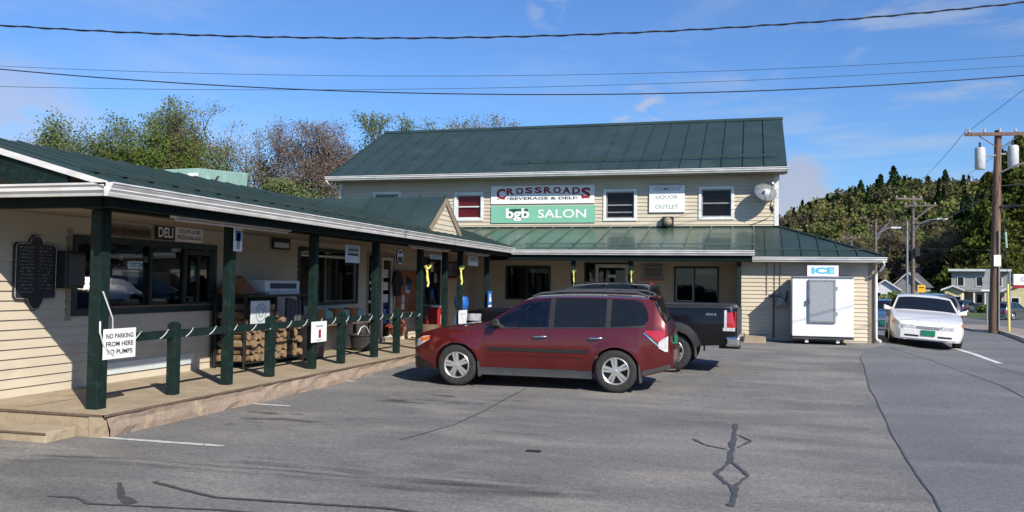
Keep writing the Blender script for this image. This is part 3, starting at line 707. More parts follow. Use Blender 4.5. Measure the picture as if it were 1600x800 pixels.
# roof: porch slope then flatter main part
S1 = .277; ex, ez = -6.42, 2.70
bx_, bz = -8.95, 2.70+.277*(8.95-6.42)
Y0r, Y1r = 7.42, 26.6
mb, n = roof_plane(wing, (ex, Y0r, ez), (ex, Y1r, ez), (bx_, Y1r, bz), (bx_, Y0r, bz), None)
seams(mb, (ex, Y0r+.02, ez), (ex, Y1r, ez), (bx_, Y0r+.02, bz), (bx_, Y1r, bz), n, .45, 0, h=.018)
m2, nn = roof_plane(wing, (bx_, Y0r-8, bz), (bx_, Y1r, bz), (-12.3, Y1r, bz+.36), (-12.3, Y0r-8, bz+.36), None); mb.add(m2.v, m2.f)
seams(mb, (bx_, Y0r-8, bz), (bx_, Y1r, bz), (-12.3, Y0r-8, bz+.36), (-12.3, Y1r, bz+.36), nn, .45, 0, h=.012)
m2, nn = roof_plane(wing, (-16.2, Y1r, bz), (-16.2, Y0r-8, bz), (-12.3, Y0r-8, bz+.36), (-12.3, Y1r, bz+.36), None); mb.add(m2.v, m2.f)
bar_between(mb, (ex-.5, Y0r+.2, ez+.155), (ex-.5, 18, ez+.155), [(0, 0), (0, .05), (.03, .05), (.03, 0)])
# cross gable
gy, gh, gzk, gx = 19.22, 1.36, 3.74, -6.98
for s in (-1, 1):
    a = Vector((gx, gy+s*gh, 2.80)); b = Vector((gx-5.4, gy+s*gh, 2.80)); c_ = Vector((gx-5.4, gy, gzk)); d = Vector((gx, gy, gzk))
    q = (b-a).cross(d-a).normalized(); q = q if q.z > 0 else -q
    mb.slab([a, b, c_, d], -q*.05); seams(mb, a, b, d, c_, q, .62, .03, h=.03)
mb.build('roof', M['green_metal'], wing)
gmb = MB(); z = 2.72
while z < gzk-.14:
    z2 = min(z+.115, gzk-.12); hw = lambda q: gh*(1-(q-2.80)/(gzk-2.80))-.05 if q > 2.8 else gh-.05
    gmb.quad((gx-.02, gy-hw(z), z), (gx-.02, gy+hw(z), z), (gx-.035, gy+max(hw(z2), 0), z2), (gx-.035, gy-max(hw(z2), 0), z2)); z = z2
gmb.build('gable_panel', M['siding'], wing)
rk = MB()
for s in (-1, 1):
    rk.slab([(gx+.012, gy+s*(gh+.03), 2.72), (gx+.012, gy, gzk-.03), (gx+.012, gy, gzk-.20), (gx+.012, gy+s*(gh-.2), 2.72)], (-.05, 0, 0))
rk.build('rake_board', M['soffit'], wing)
# front rake of the wing + gable end
rk = MB(); rk.slab([(ex+.02, 7.40, ez-.0), (bx_, 7.40, bz), (bx_, 7.40, bz-.07), (ex+.02, 7.40, ez-.06)], (0, .03, 0))
rk.slab([(bx_, 7.40-.002, bz), (-12.3, 7.40-.002, bz+.36), (-12.3, 7.40-.002, bz+.29), (bx_, 7.40-.002, bz-.07)], (0, .03, 0)); rk.build('rake_trim', M['gutter_white'], wing)
rk = MB(); rk.slab([(ex-.5, 7.44, ez+.07), (bx_, 7.44, bz-.07), (bx_, 7.44, bz-.32), (ex-1.1, 7.44, ez-.02), (ex-.5, 7.44, ez-.02)], (0, .03, 0)); rk.build('rake_board', M['green_paint'], wing)
MB().slab([(ex-.35, 8.05, 2.70), (bx_, 8.05, bz-.06), (-12.3, 8.05, bz+.28), (-12.3, 8.05, 2.70)], (0, .05, 0)).build('gable_panel', M['siding'], wing)
MB().box((-12.3, 7.62, 2.62), (-6.62, 8.05, 2.70)).build('pent_roof', M['green_metal'], wing)
# gutters: front return and long side
gm = MB(); bar_between(gm, (-12.3, 7.52, ez-.015), (-6.4, 7.52, ez-.015), GUT); gm.build('gutter', M['gutter_white'], wing)
GUT2 = [(0, 0), (0, -.14), (.05, -.14), (.065, -.105), (.060, -.10), (.085, -.07), (.080, -.062), (.105, -.03), (.10, -.022), (.12, -.012), (.12, 0)]
gm = MB(); bar_between(gm, (-6.42, 23.0, ez-.015), (-6.42, 7.40, ez-.015), [(-a, b) for a, b in GUT2]); gm.build('gutter', M['gutter_white'], wing)
MB().box((-6.62, 7.62, 2.45), (-6.47, 23.1, 2.66)).build('fascia', M['fascia_dark'], wing)
MB().box((-12.3, 7.60, 2.45), (-6.62, 7.72, 2.60)).build('fascia', M['fascia_dark'], wing)
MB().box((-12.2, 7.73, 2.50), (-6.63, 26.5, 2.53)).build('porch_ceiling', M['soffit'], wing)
MB().box((-7.1, 7.72, 2.46), (-6.9, 23.0, 2.50)).build('porch_beam', M['fascia_dark'], wing)
# posts
TP = [8.08, 10.56, 12.96, 15.42, 17.75, 19.35, 20.45, 22.7]; SP = [9.40, 11.66, 14.02, 16.50]
for y in TP: post_of(wing, -7.03, y, .245, 2.455, .15 if y < 9 else .125)
for y in SP:
    p_ = MB().box((-7.09, y-.06, .245), (-6.97, y+.06, 1.13)); p_.hexa([(-7.09, y-.06, 1.13), (-6.97, y-.06, 1.13), (-6.97, y+.06, 1.13), (-7.09, y+.06, 1.13)], [(-7.06, y-.03, 1.16), (-7.0, y-.03, 1.16), (-7.0, y+.03, 1.16), (-7.06, y+.03, 1.16)]); p_.build('rail_post', M['green_paint'], wing, bevel=.006)
cuts = sorted(TP[:5]+SP)
for a, b in zip(cuts, cuts[1:]):
    MB().box((-7.05, a+.075, .96), (-6.99, b-.075, 1.06)).build('porch_rail', M['green_paint'], wing, bevel=.004)
# rope lights round rail
rp = MB(); pts = []
y = 8.15; t = 0
while y < 17.7:
    pts.append((-7.02+.042*math.cos(t), y, 1.01+.058*math.sin(t))); y += .04; t += .04*2*math.pi/.50
rp.tube(pts, .006, 5)
rp.tube([(-6.93, 8.02, 1.55), (-6.93, 8.10, 1.4), (-6.94, 8.19, 1.25), (-6.95, 8.22, 1.1)], .011, 5)
rp.tube([(-6.93, 7.99, 1.22), (-6.91, 7.97, 1.1), (-6.93, 8.05, .95), (-6.92, 8.2, .84)], .011, 5)
tag(rp.build('rope_light', M['rope'], smooth=60), 'thin white rope light wound around the green porch rail and corner post', 'rope light')

# deck
dk = empty('porch_deck', (-7.6, 15, 0), 'tan concrete porch deck with rough stone face along the parking lot', 'deck')
MB().box((-16.0, 7.78, -.05), (-6.66, 23.24, .245)).build('slab', M['deck'], dk)
fc = MB(); pts = [7.80+i*.25 for i in range(63)]
for i, y in enumerate(pts):
    for z in (-.02, .07, .15, .215): fc.v.append((-6.655+random.uniform(0, .035)+(.03 if z < .1 else 0), y, z if z > .2 else z+random.uniform(-.012, .012)))
for i in range(len(pts)-1):
    for k in range(3): fc.f.append((i*4+k, (i+1)*4+k, (i+1)*4+k+1, i*4+k+1))
fc.build('stone_face', M['deck_face'], dk)
MB().box((-16, 7.762, -.02), (-6.82, 7.778, .216)).box((-6.82, 7.74, -.02), (-6.655, 7.778, .216)).build('skirt_board', M['deck'], dk)
MB().box((-16, 7.742, .22), (-6.63, 7.775, .238)).box((-6.655, 7.742, .22), (-6.618, 23.2, .238)).build('edge_strip', M['wood'], dk)
ln = MB()
ln.box((-6.95-.9, 7.9, .2455), (-7.83, 23.2, .2475)); ln.build('joint', M['wood'], dk)
stp = empty('entrance_step', (-9, 7.5, 0), 'low tan wooden step below the front edge of the porch deck', 'step')
MB().box((-12, 7.32, -.02), (-6.98, 7.74, .105)).build('tread', M['deck'], stp, bevel=.01)
MB().box((-12, 7.305, .085), (-6.97, 7.318, .103)).build('edge_strip', M['wood'], stp)

# ------------------------------------------------------------------ strip lights
def strip(p, q, label):
    p, q = Vector(p), Vector(q); root = empty('strip_light', tuple((p+q)/2), label, 'strip light', 'long fluorescent strip lights under the porch eaves')
    d = (q-p).normalized(); s = Vector((-d.y, d.x, 0))
    def bx(mb, w, h, z, e=0):
        a, b = p+d*e, q-d*e
        lo = [a-s*w, b-s*w, b+s*w, a+s*w]; mb.hexa([v+Vector((0, 0, z)) for v in lo], [v+Vector((0, 0, z+h)) for v in lo]); return mb
    bx(MB(), .055, .035, 0).build('housing', M['gutter_white'], root); 
    MB().tube([p+d*.03+Vector((0, 0, -.018)), q-d*.03+Vector((0, 0, -.018))], .019, 8).build('tube', M['white_lens'], root, smooth=50)
for (a, b) in ((9.0, 11.7), (16.6, 18.9), (20.2, 22.0)):
    strip((-6.78, a, 2.445), (-6.78, b, 2.445), {9.0: 'fluorescent strip light under the left porch eave above the deli sign', 16.6: 'fluorescent strip light under the left porch eave in front of the shop door', 20.2: 'fluorescent strip light under the left eave just before the inside corner'}[a])
strip((-6.3, 23.35, 2.40), (-4.05, 23.35, 2.40), 'fluorescent strip light under the front eave left of the shop entrance door'); strip((-3.05, 23.35, 2.40), (-.85, 23.35, 2.40), 'fluorescent strip light under the front eave above the window air conditioner')

# ------------------------------------------------------------------ signs
UP = (0, 0, 1)
def board(name, o, right, u0, u1, z0, z1, d, m, label, cat, th=.02, texts=(), border=None, group=None):
    mb = MB(); wbox(mb, o, right, u0, u1, z0, z1, d, d+th); r = mb.build(name, m, bevel=.003); tag(r, label, cat, group)
    n = Vector(right).cross(Vector(UP)); 
    for s, uc, zc, w, h, mk, bold, sh in texts:
        t = MB(); c_ = Vector(o)+Vector(right)*uc+Vector((0, 0, zc))+n*(d+th)
        put_text(t, s, c_, right, UP, w=w, h=h, bold=bold, shear=sh, lift=.003); t.build('lettering', M[mk], r)
    if border:
        frame(o, right, u0+.004, u1-.004, z0+.004, z1-.004, border[0], d+th, d+th+.006).build('border', M[border[1]], r)
    return r
O2 = (0, MY, 0)
# CROSSROADS sign
sg = board('store_sign', O2, RX, -8.12, -4.75, 4.25, 4.83, .03, M['white_sign'], 'wide white storefront sign reading CROSSROADS BEVERAGE & DELI in dark red', 'sign')
t = MB(); word = 'CROSSROADS'; xs = np.linspace(-7.78, -5.02, 10); n_ = len(word)
for i, ch in enumerate(word):
    big = i in (0, 9); u = (i-4.5)/4.5; h = .34 if big else .195+.02*abs(u)
    zc = 4.68-.055*u*u-(.05 if big else 0)
    put_text(t, ch, (xs[i], MY-.05, zc), RX, UP, w=.30 if big else .25, h=h, bold=.04, lift=.004)
    if ch in 'RODA' or big:      # small serifs
        for sx_ in (-.1, .1): wbox(t, O2, RX, xs[i]+sx_-.04, xs[i]+sx_+.04, zc-h/2-.006, zc-h/2+.012, .052, .0545)
t.build('lettering', M['red_ink'], sg)
t = MB(); put_text(t, '\u2022BEVERAGE & DELI\u2022', (-6.43, MY-.05, 4.42), RX, UP, w=2.3, h=.085, bold=.02, lift=.004); t.build('lettering', M['ink'], sg)
sg = board('salon_sign', O2, RX, -8.11, -4.72, 3.64, 4.19, .03, M['mint'], 'wide mint green sign reading bgb SALON below the white storefront sign', 'sign')
t = MB(); put_text(t, 'SALON', (-5.78, MY-.05, 3.93), RX, UP, w=1.55, h=.27, bold=.012, lift=.004); put_text(t, 'bgb', (-7.22, MY-.056, 3.90), RX, UP, w=.78, h=.42, bold=.035, lift=.006); t.build('lettering', M['white_sign'], sg)
t = MB(); wbox(t, O2, RX, -7.50, -6.88, 3.80, 4.08, .051, .054); wbox(t, O2, RX, -7.42, -6.92, 4.02, 4.09, .0545, .0565); t.build('emblem', M['deep_green_ink'], sg)
board('liquor_sign', O2, RX, -3.05, -1.98, 3.94, 4.76, .03, M['white_sign'], 'square white sign reading VERMONT LIQUOR OUTLET between two dark upstairs windows', 'sign', th=.04,
      texts=[('VERMONT', -2.515, 4.66, .86, .12, 'grey_ink', .012, 0), ('LIQUOR', -2.515, 4.40, .66, .12, 'grey_ink', .012, 0), ('OUTLET', -2.515, 4.11, .70, .12, 'grey_ink', .012, 0)])
# flood light
fl = empty('flood_light', (-2.47, 26.4, 3.45), 'round flood light in a black square housing on the porch roof under the liquor sign', 'light')
MB().box((-2.64, 26.40, 3.50), (-2.30, 26.56, 3.80)).build('housing', M['black'], fl, bevel=.01)
MB().lathe([(0, -.13), (.08, -.12), (.12, -.07), (.135, -.01), (.135, .0)], (-2.47, 26.39, 3.64), 'Y', 20).build('lens', M['soffit'], fl, smooth=60)
MB().box((-2.49, 26.38, 3.40), (-2.45, 26.42, 3.5)).build('bracket', M['black'], fl)
# satellite dish
dsh = empty('satellite_dish', (.45, 26.55, 4.5), 'grey satellite dish at the upper right corner of the store wall', 'satellite dish')
mb = MB(); prof = [(r_, .22*r_*r_/.16) for r_ in (0.001, .08, .16, .24, .30, .34)]
mb.lathe(prof, (0, 0, 0), 'Y', 28); mb.lathe([(r_, h+.012) for r_, h in reversed(prof)], (0, 0, 0), 'Y', 28)
rotd = Matrix.Rotation(R(24), 3, 'Z')@Matrix.Rotation(R(-28), 3, 'X')
dc = Vector((.42, 26.05, 4.55)); mb.v = [tuple(dc+rotd@Vector((p[0], -p[1]*-1.0, p[2]*.9))) for p in mb.v]
mb.build('reflector', M['grey_metal'], dsh, smooth=60)
MB().tube([dc, (.5, 26.3, 4.35), (.55, 26.58, 4.3)], .022, 6).build('mount', M['grey_metal'], dsh)
fp = dc+rotd@Vector((0, -.38, -.05)); MB().tube([dc+rotd@Vector((0, 0, -.30)), fp], .012, 5).tube([fp, fp+rotd@Vector((0, .08, .02))], .035, 8).build('receiver_arm', M['grey_metal'], dsh)
mb = MB().tube([(.55, 26.57, 4.3), (.5, 26.57, 4.05), (.58, 26.57, 3.9), (.40, 26.57, 3.72), (.15, 26.57, 3.62), (-.05, 26.57, 3.55)], .01, 5).tube([(.55, 26.57, 4.1), (.58, 26.57, 3.95)], .035, 6)
mb.build('cable', M['wire'], dsh)
# house number / mail slot
board('number_sign', O2, RX, -3.18, -2.73, 1.52, 1.68, .02, M['ink'], 'small black plaque with pale lettering below the right air conditioner', 'sign', texts=[('OPEN', -2.95, 1.6, .3, .06, 'grey_sign', .01, 0)])
# AC units
def ac(o, right, u0, u1, z0, z1, label, mt):
    nn = Vector(right).cross(Vector(UP)); c_ = Vector(o)+Vector(right)*((u0+u1)/2); r = empty('air_conditioner', (c_.x, c_.y, z0), label, 'air conditioner', 'wall air conditioners under the porch')
    frame(o, right, u0, u1, z0, z1, .05, .0, .05).build('surround', M[mt], r)
    mb = MB(); wbox(mb, o, right, u0+.05, u1-.05, z0+.05, z1-.05, .016, .16)
    mb.build('casing', M['grey_metal'], r, bevel=.008)
    g_ = MB(); k = z0+.09
    while k < z1-.1: wbox(g_, o, right, u0+.09, u1-.09, k, k+.012, .16, .168); k += .028
    g_.build('grille', M['black'], r)
    wbox(MB(), o, right, u0, u1, z0-.045, z0-.003, .0, .19).build('drip_tray', M['orange'], r)
ac(O2, RX, -3.26, -2.56, 1.90, 2.34, 'wall air conditioner with orange tray on the front wall right of the shop door', 'grey_sign')
ac((WX, 0, 0), RYY, 23.75, 25.1, 1.86, 2.32, 'wall air conditioner with orange tray on the side wall near the inside porch corner', 'dark_frame')
# deli wing signs
OW = (WX, 0, 0)
mb = MB(); wbox(mb, OW, RYY, 9.98, 10.9, 2.285, 2.445, .02, .045)
ws = mb.build('window_sign', M['wood'], bevel=.012); tag(ws, 'weathered wooden sign reading SERVICE WINDOW above the deli window', 'sign')
t = MB(); put_text(t, 'SERVICE WINDOW', (WX+.046, 10.44, 2.365), RYY, UP, w=.8, h=.07, bold=.012); t.build('lettering', M['ink'], ws)
frame(OW, RYY, 9.985, 10.895, 2.29, 2.44, .012, .045, .052).build('border', M['soffit'], ws)
board('deli_sign', OW, RYY, 10.97, 11.40, 2.29, 2.515, .05, M['ink'], 'black sign with bold white letters DELI hanging above the deli window', 'sign', texts=[('DELI', 11.185, 2.402, .34, .155, 'white_sign', .03, 0)])
board('menu_strip_sign', OW, RYY, 11.41, 12.09, 2.285, 2.51, .06, M['white_sign'], 'white sign reading SOUPS-SUBS and PIZZA-SALADS right of the black deli sign', 'sign',
      texts=[('SOUPS-SUBS', 11.75, 2.445, .54, .062, 'navy_ink', .012, 0), ('PIZZA-SALADS', 11.75, 2.35, .60, .062, 'navy_ink', .02, 0)])
# menu board
mnu = MB(); pr = [(0, 1.46), (.02, 1.43), (.20, 1.42), (.22, 1.37), (.26, 1.31), (.33, 1.28), (.40, 1.31), (.44, 1.37), (.46, 1.42), (.63, 1.43), (.66, 1.46), (.66, 2.08), (.63, 2.12), (.44, 2.13), (.42, 2.18), (.37, 2.22), (.29, 2.22), (.24, 2.18), (.22, 2.13), (.03, 2.12), (0, 2.08)]
mnu.slab([(WX+.02, 8.44+a, b) for a, b in pr], (.03, 0, 0)); mn = mnu.build('menu_board', M['black'], bevel=.004); tag(mn, 'black scalloped chalk menu board on the sunlit left end of the siding', 'menu board')
ed = MB(); cpr = Vector((0, 8.77, 1.75)); P3 = [Vector((WX+.052, 8.44+a, b)) for a, b in pr]; P3 = [Vector((WX+.053, 8.77+(p.y-8.77)*.95, 1.76+(p.z-1.76)*.97)) for p in P3]; ed.tube(P3+[P3[0]], .004, 4); ed.build('border', M['chalk'], mn)
t = MB(); random.seed(3)
for c0, c1, rows_, dens in ((8.50, 8.72, 14, 1.0), (8.79, 9.03, 13, .7)):
    for k in range(rows_):
        z = 2.06-k*.042; u = c0+random.uniform(0, .03)
        while u < c1:
            if random.random() < dens*.9:
                h = random.uniform(.012, .03); q = [(u+random.uniform(0, .012), z+random.uniform(-h/2, h/2)) for _ in range(4)]
                for (ua, za), (ub, zb) in zip(q, q[1:]):
                    t.quad((WX+.0535, ua, za), (WX+.0535, ub, zb), (WX+.0535, ub, zb+.009), (WX+.0535, ua, za+.009))
            u += .016
t.build('chalk_writing', M['chalk'], mn)
# speaker box on wall
bxr = empty('wall_cabinet', (WX+.1, 9.3, 1.58), 'black box cabinet fixed to the siding between menu board and deli window', 'cabinet')
MB().box((WX+.016, 9.10, 1.56), (WX+.20, 9.42, 2.04)).build('body', M['black'], bxr, bevel=.02)
MB().box((WX+.20, 9.13, 1.60), (WX+.225, 9.40, 2.00)).build('lid', M['clad'], bxr, bevel=.008)
# misc hanging signs
board('no_parking_sign', (-6.94, 0, 0), RYY, 8.05, 8.57, .79, 1.13, .0, M['white_sign'], 'white sign reading NO PARKING FROM HERE TO PUMPS on the nearest porch post', 'sign', th=.012,
      texts=[('NO PARKING', 8.305, 1.05, .44, .055, 'ink', .02, 0), ('FROM HERE', 8.305, .96, .44, .055, 'ink', .02, 0), ('TO PUMPS', 8.305, .87, .42, .055, 'ink', .02, 0)])
def hang(y0, y1, z0, z1, x, face, label, details, name='hanging_sign', cat='sign'):
    r = board(name, (x, 0, 0), RYY, y0, y1, z0, z1, 0, M[face], label, cat, th=.015)
    for (a, b, c_, d, mk) in details:
        t = MB(); wbox(t, (x, 0, 0), RYY, y0+(y1-y0)*a, y0+(y1-y0)*b, z0+(z1-z0)*c_, z0+(z1-z0)*d, .015, .018); t.build('print', M[mk], r)
    return r
hang(10.50, 10.70, 2.10, 2.42, -6.94, 'white_sign', 'small white and blue card on the second tall porch post from the left', [(.15, .85, .45, .9, 'blue'), (.3, .7, .1, .8, 'grey_ink')])
hang(14.22, 14.85, 2.28, 2.60, WX+.06, 'ink', 'dark sign with a red emblem and pale band on the wall above the firewood rack', [(.08, .92, .12, .42, 'grey_sign'), (.38, .62, .72, .98, 'red'), (.3, .8, .02, .12, 'navy_ink')])
hang(14.05, 14.62, 2.04, 2.36, -7.0, 'grey_sign', 'framed grey notice hanging from the porch eave over the shop window', [(.12, .88, .38, .9, 'grey_ink'), (.15, .85, .42, .5, 'ink'), (.15, .85, .7, .76, 'ink')])
hang(12.74, 13.25, .69, 1.03, -6.93, 'white_sign', 'white poster with small red figure on the third tall porch post', [(.25, .75, .74, .82, 'grey_ink'), (.45, .6, .2, .6, 'red'), (.3, .7, .08, .12, 'grey_ink')])
hang(20.0, 20.62, .70, 1.03, -6.90, 'white_sign', 'blank white card on the porch post beside the red cooler', [(.2, .8, .7, .75, 'grey_ink')])
hang(18.2, 18.95, 2.24, 2.34, -6.98, 'grey_sign', 'narrow pale label hanging under the eave near the shop door', [(.1, .9, .3, .7, 'grey_ink')])
hang(20.9, 21.7, 2.15, 2.40, -6.98, 'grey_sign', 'grey sign with a white lower band hanging under the eave left of the air conditioner', [(.05, .95, .05, .35, 'white_sign'), (.2, .8, .5, .85, 'grey_ink')])
# round hanging sign
rs = MB().lathe([(0.001, 0), (.17, 0), (.17, .02), (.001, .02)], (-6.98, 16.45, 2.22), 'X', 24).build('round_sign', M['ink']); tag(rs, 'round black, white and green sign hanging under the porch eave', 'sign')
MB().lathe([(.13, .021), (.155, .021), (.155, .024), (.13, .024)], (-6.98, 16.45, 2.22), 'X', 24).build('ring', M['white_sign'], rs)
MB().box((-6.958, 16.34, 2.10), (-6.954, 16.56, 2.16)).build('band', M['leaf_plant'], rs); MB().box((-6.958, 16.33, 2.22), (-6.954, 16.57, 2.29)).build('band', M['grey_sign'], rs)
# accessible parking sign on post
hp = hang(22.52, 22.88, 1.0, 1.49, -6.94, 'blue', 'blue and white accessible parking sign on the porch post near the inside corner', [(.35, .6, .62, .85, 'white_sign'), (.3, .8, .4, .62, 'white_sign'), (.1, .9, .05, .22, 'white_sign')], name='accessible_parking_sign')
# yellow ribbons
def ribbon_bow(c_, s=1, label=''):
    r = empty('yellow_ribbon', c_, label, 'ribbon', 'yellow ribbons tied to porch posts'); c0 = Vector(c_)
    def band(pts, w, rad, name):
        mb = MB(); P = [c0+Vector(p)*s for p in pts]
        for i, p in enumerate(P):
            a = math.pi*.5*math.sin(i*1.3); d = Vector((math.cos(a)*.6, .8, .2*math.sin(a))).normalized()*w*s
            mb.v += [tuple(p-d), tuple(p+d)]
        for i in range(len(P)-1): mb.f.append((2*i, 2*i+1, 2*i+3, 2*i+2))
        b = len(mb.v); mb.v += [tuple(Vector(v)+Vector((.006, 0, .004))) for v in mb.v[:b]]; mb.f += [tuple(b+i for i in f) for f in list(mb.f)]
        return mb.build(name, M['yellow_ribbon'], r)
    s *= .8
    band([(.0, 0, 0), (.04, -.10, .07), (.06, -.17, .04), (.03, -.12, -.01), (.0, 0, 0)], .035, 0, 'loop')
    band([(.0, 0, 0), (.04, .08, .09), (.07, .14, .05), (.03, .1, -.02), (.0, 0, 0)], .035, 0, 'loop')
    band([(.02, 0, 0), (.04, .02, -.12), (.03, .05, -.24), (.04, .09, -.36), (.03, .06, -.45)], .035, 0, 'tail')
    band([(.02, 0, 0), (.04, -.02, -.10), (.03, .03, -.2), (.05, .02, -.33)], .028, 0, 'tail')
    MB().lathe([(.001, .04*s), (.035*s, .02*s), (.035*s, -.02*s), (.001, -.04*s)], tuple(c0+Vector((.03, 0, 0))), 'Z', 8).build('knot', M['yellow_ribbon'], r)
ribbon_bow((-6.92, 17.80, 2.02), 1.15, 'yellow ribbon bow on the porch post left of the shop door notices')
ribbon_bow((-6.92, 20.1, 2.05), 1.1, 'yellow ribbon bow on the post above the white card')
ribbon_bow((-4.72, 23.14, 2.03), 1.0, 'yellow ribbon bow on the post left of the front shop door')
ribbon_bow((-3.15, 23.14, 2.03), 1.0, 'yellow ribbon bow on the post right of the front shop door')

# ------------------------------------------------------------------ porch goods
rk_ = empty('firewood_rack', (-8.2, 13.3, .25), 'black steel rack holding split firewood against the porch wall', 'rack')
fm = MB()
for y in (12.42, 13.35, 14.28):
    for x in (-8.5, -7.95): fm.box((x-.02, y-.02, .25), (x+.02, y+.02, 1.42))
for z in (.34, .62, .88): 
    fm.box((-7.97, 12.42, z-.015), (-7.93, 14.28, z+.015)); fm.box((-8.52, 12.42, z-.015), (-8.48, 14.28, z+.015))
fm.build('frame', M['black'], rk_); MB().box((-8.56, 12.4, .3), (-8.54, 14.3, 1.42)).build('added_dark_backing', M['black'], rk_); MB().box((-8.58, 12.36, 1.42), (-7.88, 14.36, 1.46)).build('shelf', M['black'], rk_)  # black sheet added behind the logs to darken the rack
mb = MB(); prof = [(.062*(1+.15*math.sin(k*2.2)), k*math.pi/4) for k in range(8)]
vs0 = [(0, r_*math.cos(a), r_*math.sin(a)) for r_, a in prof]
lg = MB().add([(-.26+v[0], v[1], v[2]) for v in vs0]+[(.0+v[0], v[1]*1.05, v[2]) for v in vs0]+[(.26+v[0], v[1]*.95, v[2]*1.04) for v in vs0], [tuple(reversed(range(8))), tuple(range(16, 24))]+[(i+j*8, (i+1) % 8+j*8, 8+(i+1) % 8+j*8, 8+i+j*8) for i in range(8) for j in range(2)])
log0 = lg.build('firewood_log', M['log'], origin=(0, 0, 0)); tag(log0, 'split firewood log stacked in the black steel rack', 'firewood', 'split firewood logs in the rack')
first = True
for lay in range(8):
    for k in range(13):
        y = 12.50+k*.138+(.07 if lay % 2 else 0); z = .41+lay*.118
        if z > .84 and not (1 <= k <= 5) and lay > 6: continue
        if y > 14.2 or (lay > 4 and k > 7): continue
        o = log0 if first else log0.copy()
        if not first: col.objects.link(o)
        first = False
        o['label'] = 'split firewood log, %s from the left in the %s row up of the black rack' % (['first', 'second', 'third', 'fourth', 'fifth', 'sixth', 'seventh', 'eighth', 'ninth', 'tenth', 'eleventh', 'twelfth', 'thirteenth'][k], ['lowest', 'second', 'third', 'fourth', 'fifth', 'sixth', 'seventh', 'eighth'][lay])
        o.location = (-8.2+random.uniform(-.05, .06), y, z); o.rotation_euler = (random.uniform(0, 6), random.uniform(-.04, .04), random.uniform(-.06, .06)); s = random.uniform(.8, 1.08); o.scale = (1, s, s)
sb = empty('boxed_grill', (-8.15, 13.55, 1.46), 'pale boxed item with dark window strip on top of the firewood rack', 'box')
MB().box((-8.4, 13.0, 1.50), (-7.95, 14.15, 1.70)).build('carton', M['grey_sign'], sb, bevel=.006); MB().box((-7.948, 13.15, 1.56), (-7.94, 14.02, 1.65)).build('print', M['navy_ink'], sb)
MB().box((-8.4, 13.1, 1.462), (-7.93, 14.12, 1.495)).build('base', M['paper'], sb)
mb = MB(); mb.hexa([(-8.5, 12.4, 1.462), (-8.0, 12.4, 1.462), (-8.0, 12.9, 1.462), (-8.5, 12.9, 1.462)], [(-8.35, 12.52, 1.74), (-8.2, 12.52, 1.74), (-8.2, 12.72, 1.78), (-8.35, 12.72, 1.78)])
tag(mb.build('red_bag', M['terracotta'], bevel=.04), 'dark red sack on the left end of the firewood rack shelf', 'bag')
lgs = board('round_emblem_sign', (-7.86, 0, 0), RYY, 12.42, 12.98, .96, 1.36, 0, M['grey_sign'], 'square pale sign with a round grey ring emblem leaning on the firewood rack', 'sign')
MB().lathe([(.13, .022), (.155, .022), (.155, .026), (.13, .026)], (-7.86, 12.70, 1.16), 'X', 24).lathe([(.06, .022), (.085, .022), (.085, .026), (.06, .026)], (-7.86, 12.70, 1.17), 'X', 16).build('emblem', M['grey_ink'], lgs)
m0 = MB().tube([(-7.95, 13.75, .95), (-7.95, 13.75, 1.40)], .05, 8).build('rolled_mat', M['clad'], smooth=50); tag(m0, 'grey rolled mat on the firewood rack, leftmost of the four upright mats', 'mat', 'grey rolled mats on the rack')
for k in range(1, 4):
    o = m0.copy(); col.objects.link(o); o.location.y += k*.13; o.location.z -= .02*k; o['label'] = 'grey rolled mat on the firewood rack, '+['', 'second', 'third', 'rightmost'][k]+' of the four upright mats'
bn = empty('black_bin', (-8.05, 14.55, .25), 'black square bin beside the firewood rack on the porch', 'bin')
MB().hexa([(-8.35, 14.25, .25), (-7.8, 14.25, .25), (-7.8, 14.85, .25), (-8.35, 14.85, .25)], [(-8.4, 14.2, .93), (-7.75, 14.2, .93), (-7.75, 14.9, .93), (-8.4, 14.9, .93)]).build('body', M['black'], bn, bevel=.02)
MB().box((-8.43, 14.17, .93), (-7.72, 14.93, .98)).build('lid', M['dark_frame'], bn, bevel=.015)
bench = empty('plant_bench', (-8.3, 16.3, .25), 'low wooden bench below the shop window holding pots', 'bench')
MB().box((-8.5, 15.1, .82), (-8.0, 17.6, .87)).build('bench_top', M['wood'], bench)
for y in (15.2, 17.5):
    for x in (-8.45, -8.05): MB().box((x-.03, y-.03, .25), (x+.03, y+.03, .82)).build('leg', M['wood'], bench)
tp = empty('flower_pot', (-8.2, 15.3, .87), 'orange clay flower pot on the bench, leftmost of the three pots', 'flower pot', 'orange pots on the bench')
MB().lathe([(.001, .87), (.09, .87), (.14, 1.09), (.155, 1.09), (.155, 1.14), (.13, 1.14), (.12, 1.08), (.001, 1.08)], (-8.2, 15.3, 0), 'Z', 16).build('pot', M['terracotta'], tp, smooth=40)
for y in (16.1, 16.8):
    q = copy_tree(tp); q.location = (-8.2, y, .87); q['label'] = 'orange clay flower pot on the bench, '+('middle' if y < 16.5 else 'rightmost')+' of the three pots'
pk = MB(); pk.hexa([(-8.35, 15.55, .87), (-8.1, 15.55, .87), (-8.1, 15.88, .87), (-8.35, 15.88, .87)], [(-8.3, 15.58, 1.12), (-8.15, 15.58, 1.12), (-8.15, 15.85, 1.12), (-8.3, 15.85, 1.12)])
pk0 = pk.build('soil_bag', M['mint_metal'], bevel=.03, origin=(-8.22, 15.7, .87)); tag(pk0, 'pale green bag on the bench between the leftmost and the middle orange pot', 'bag', 'pale green bags on the bench')
o = pk0.copy(); col.objects.link(o); o.location.y = 16.45; o['label'] = 'pale green bag on the bench between the middle and the rightmost orange pot'
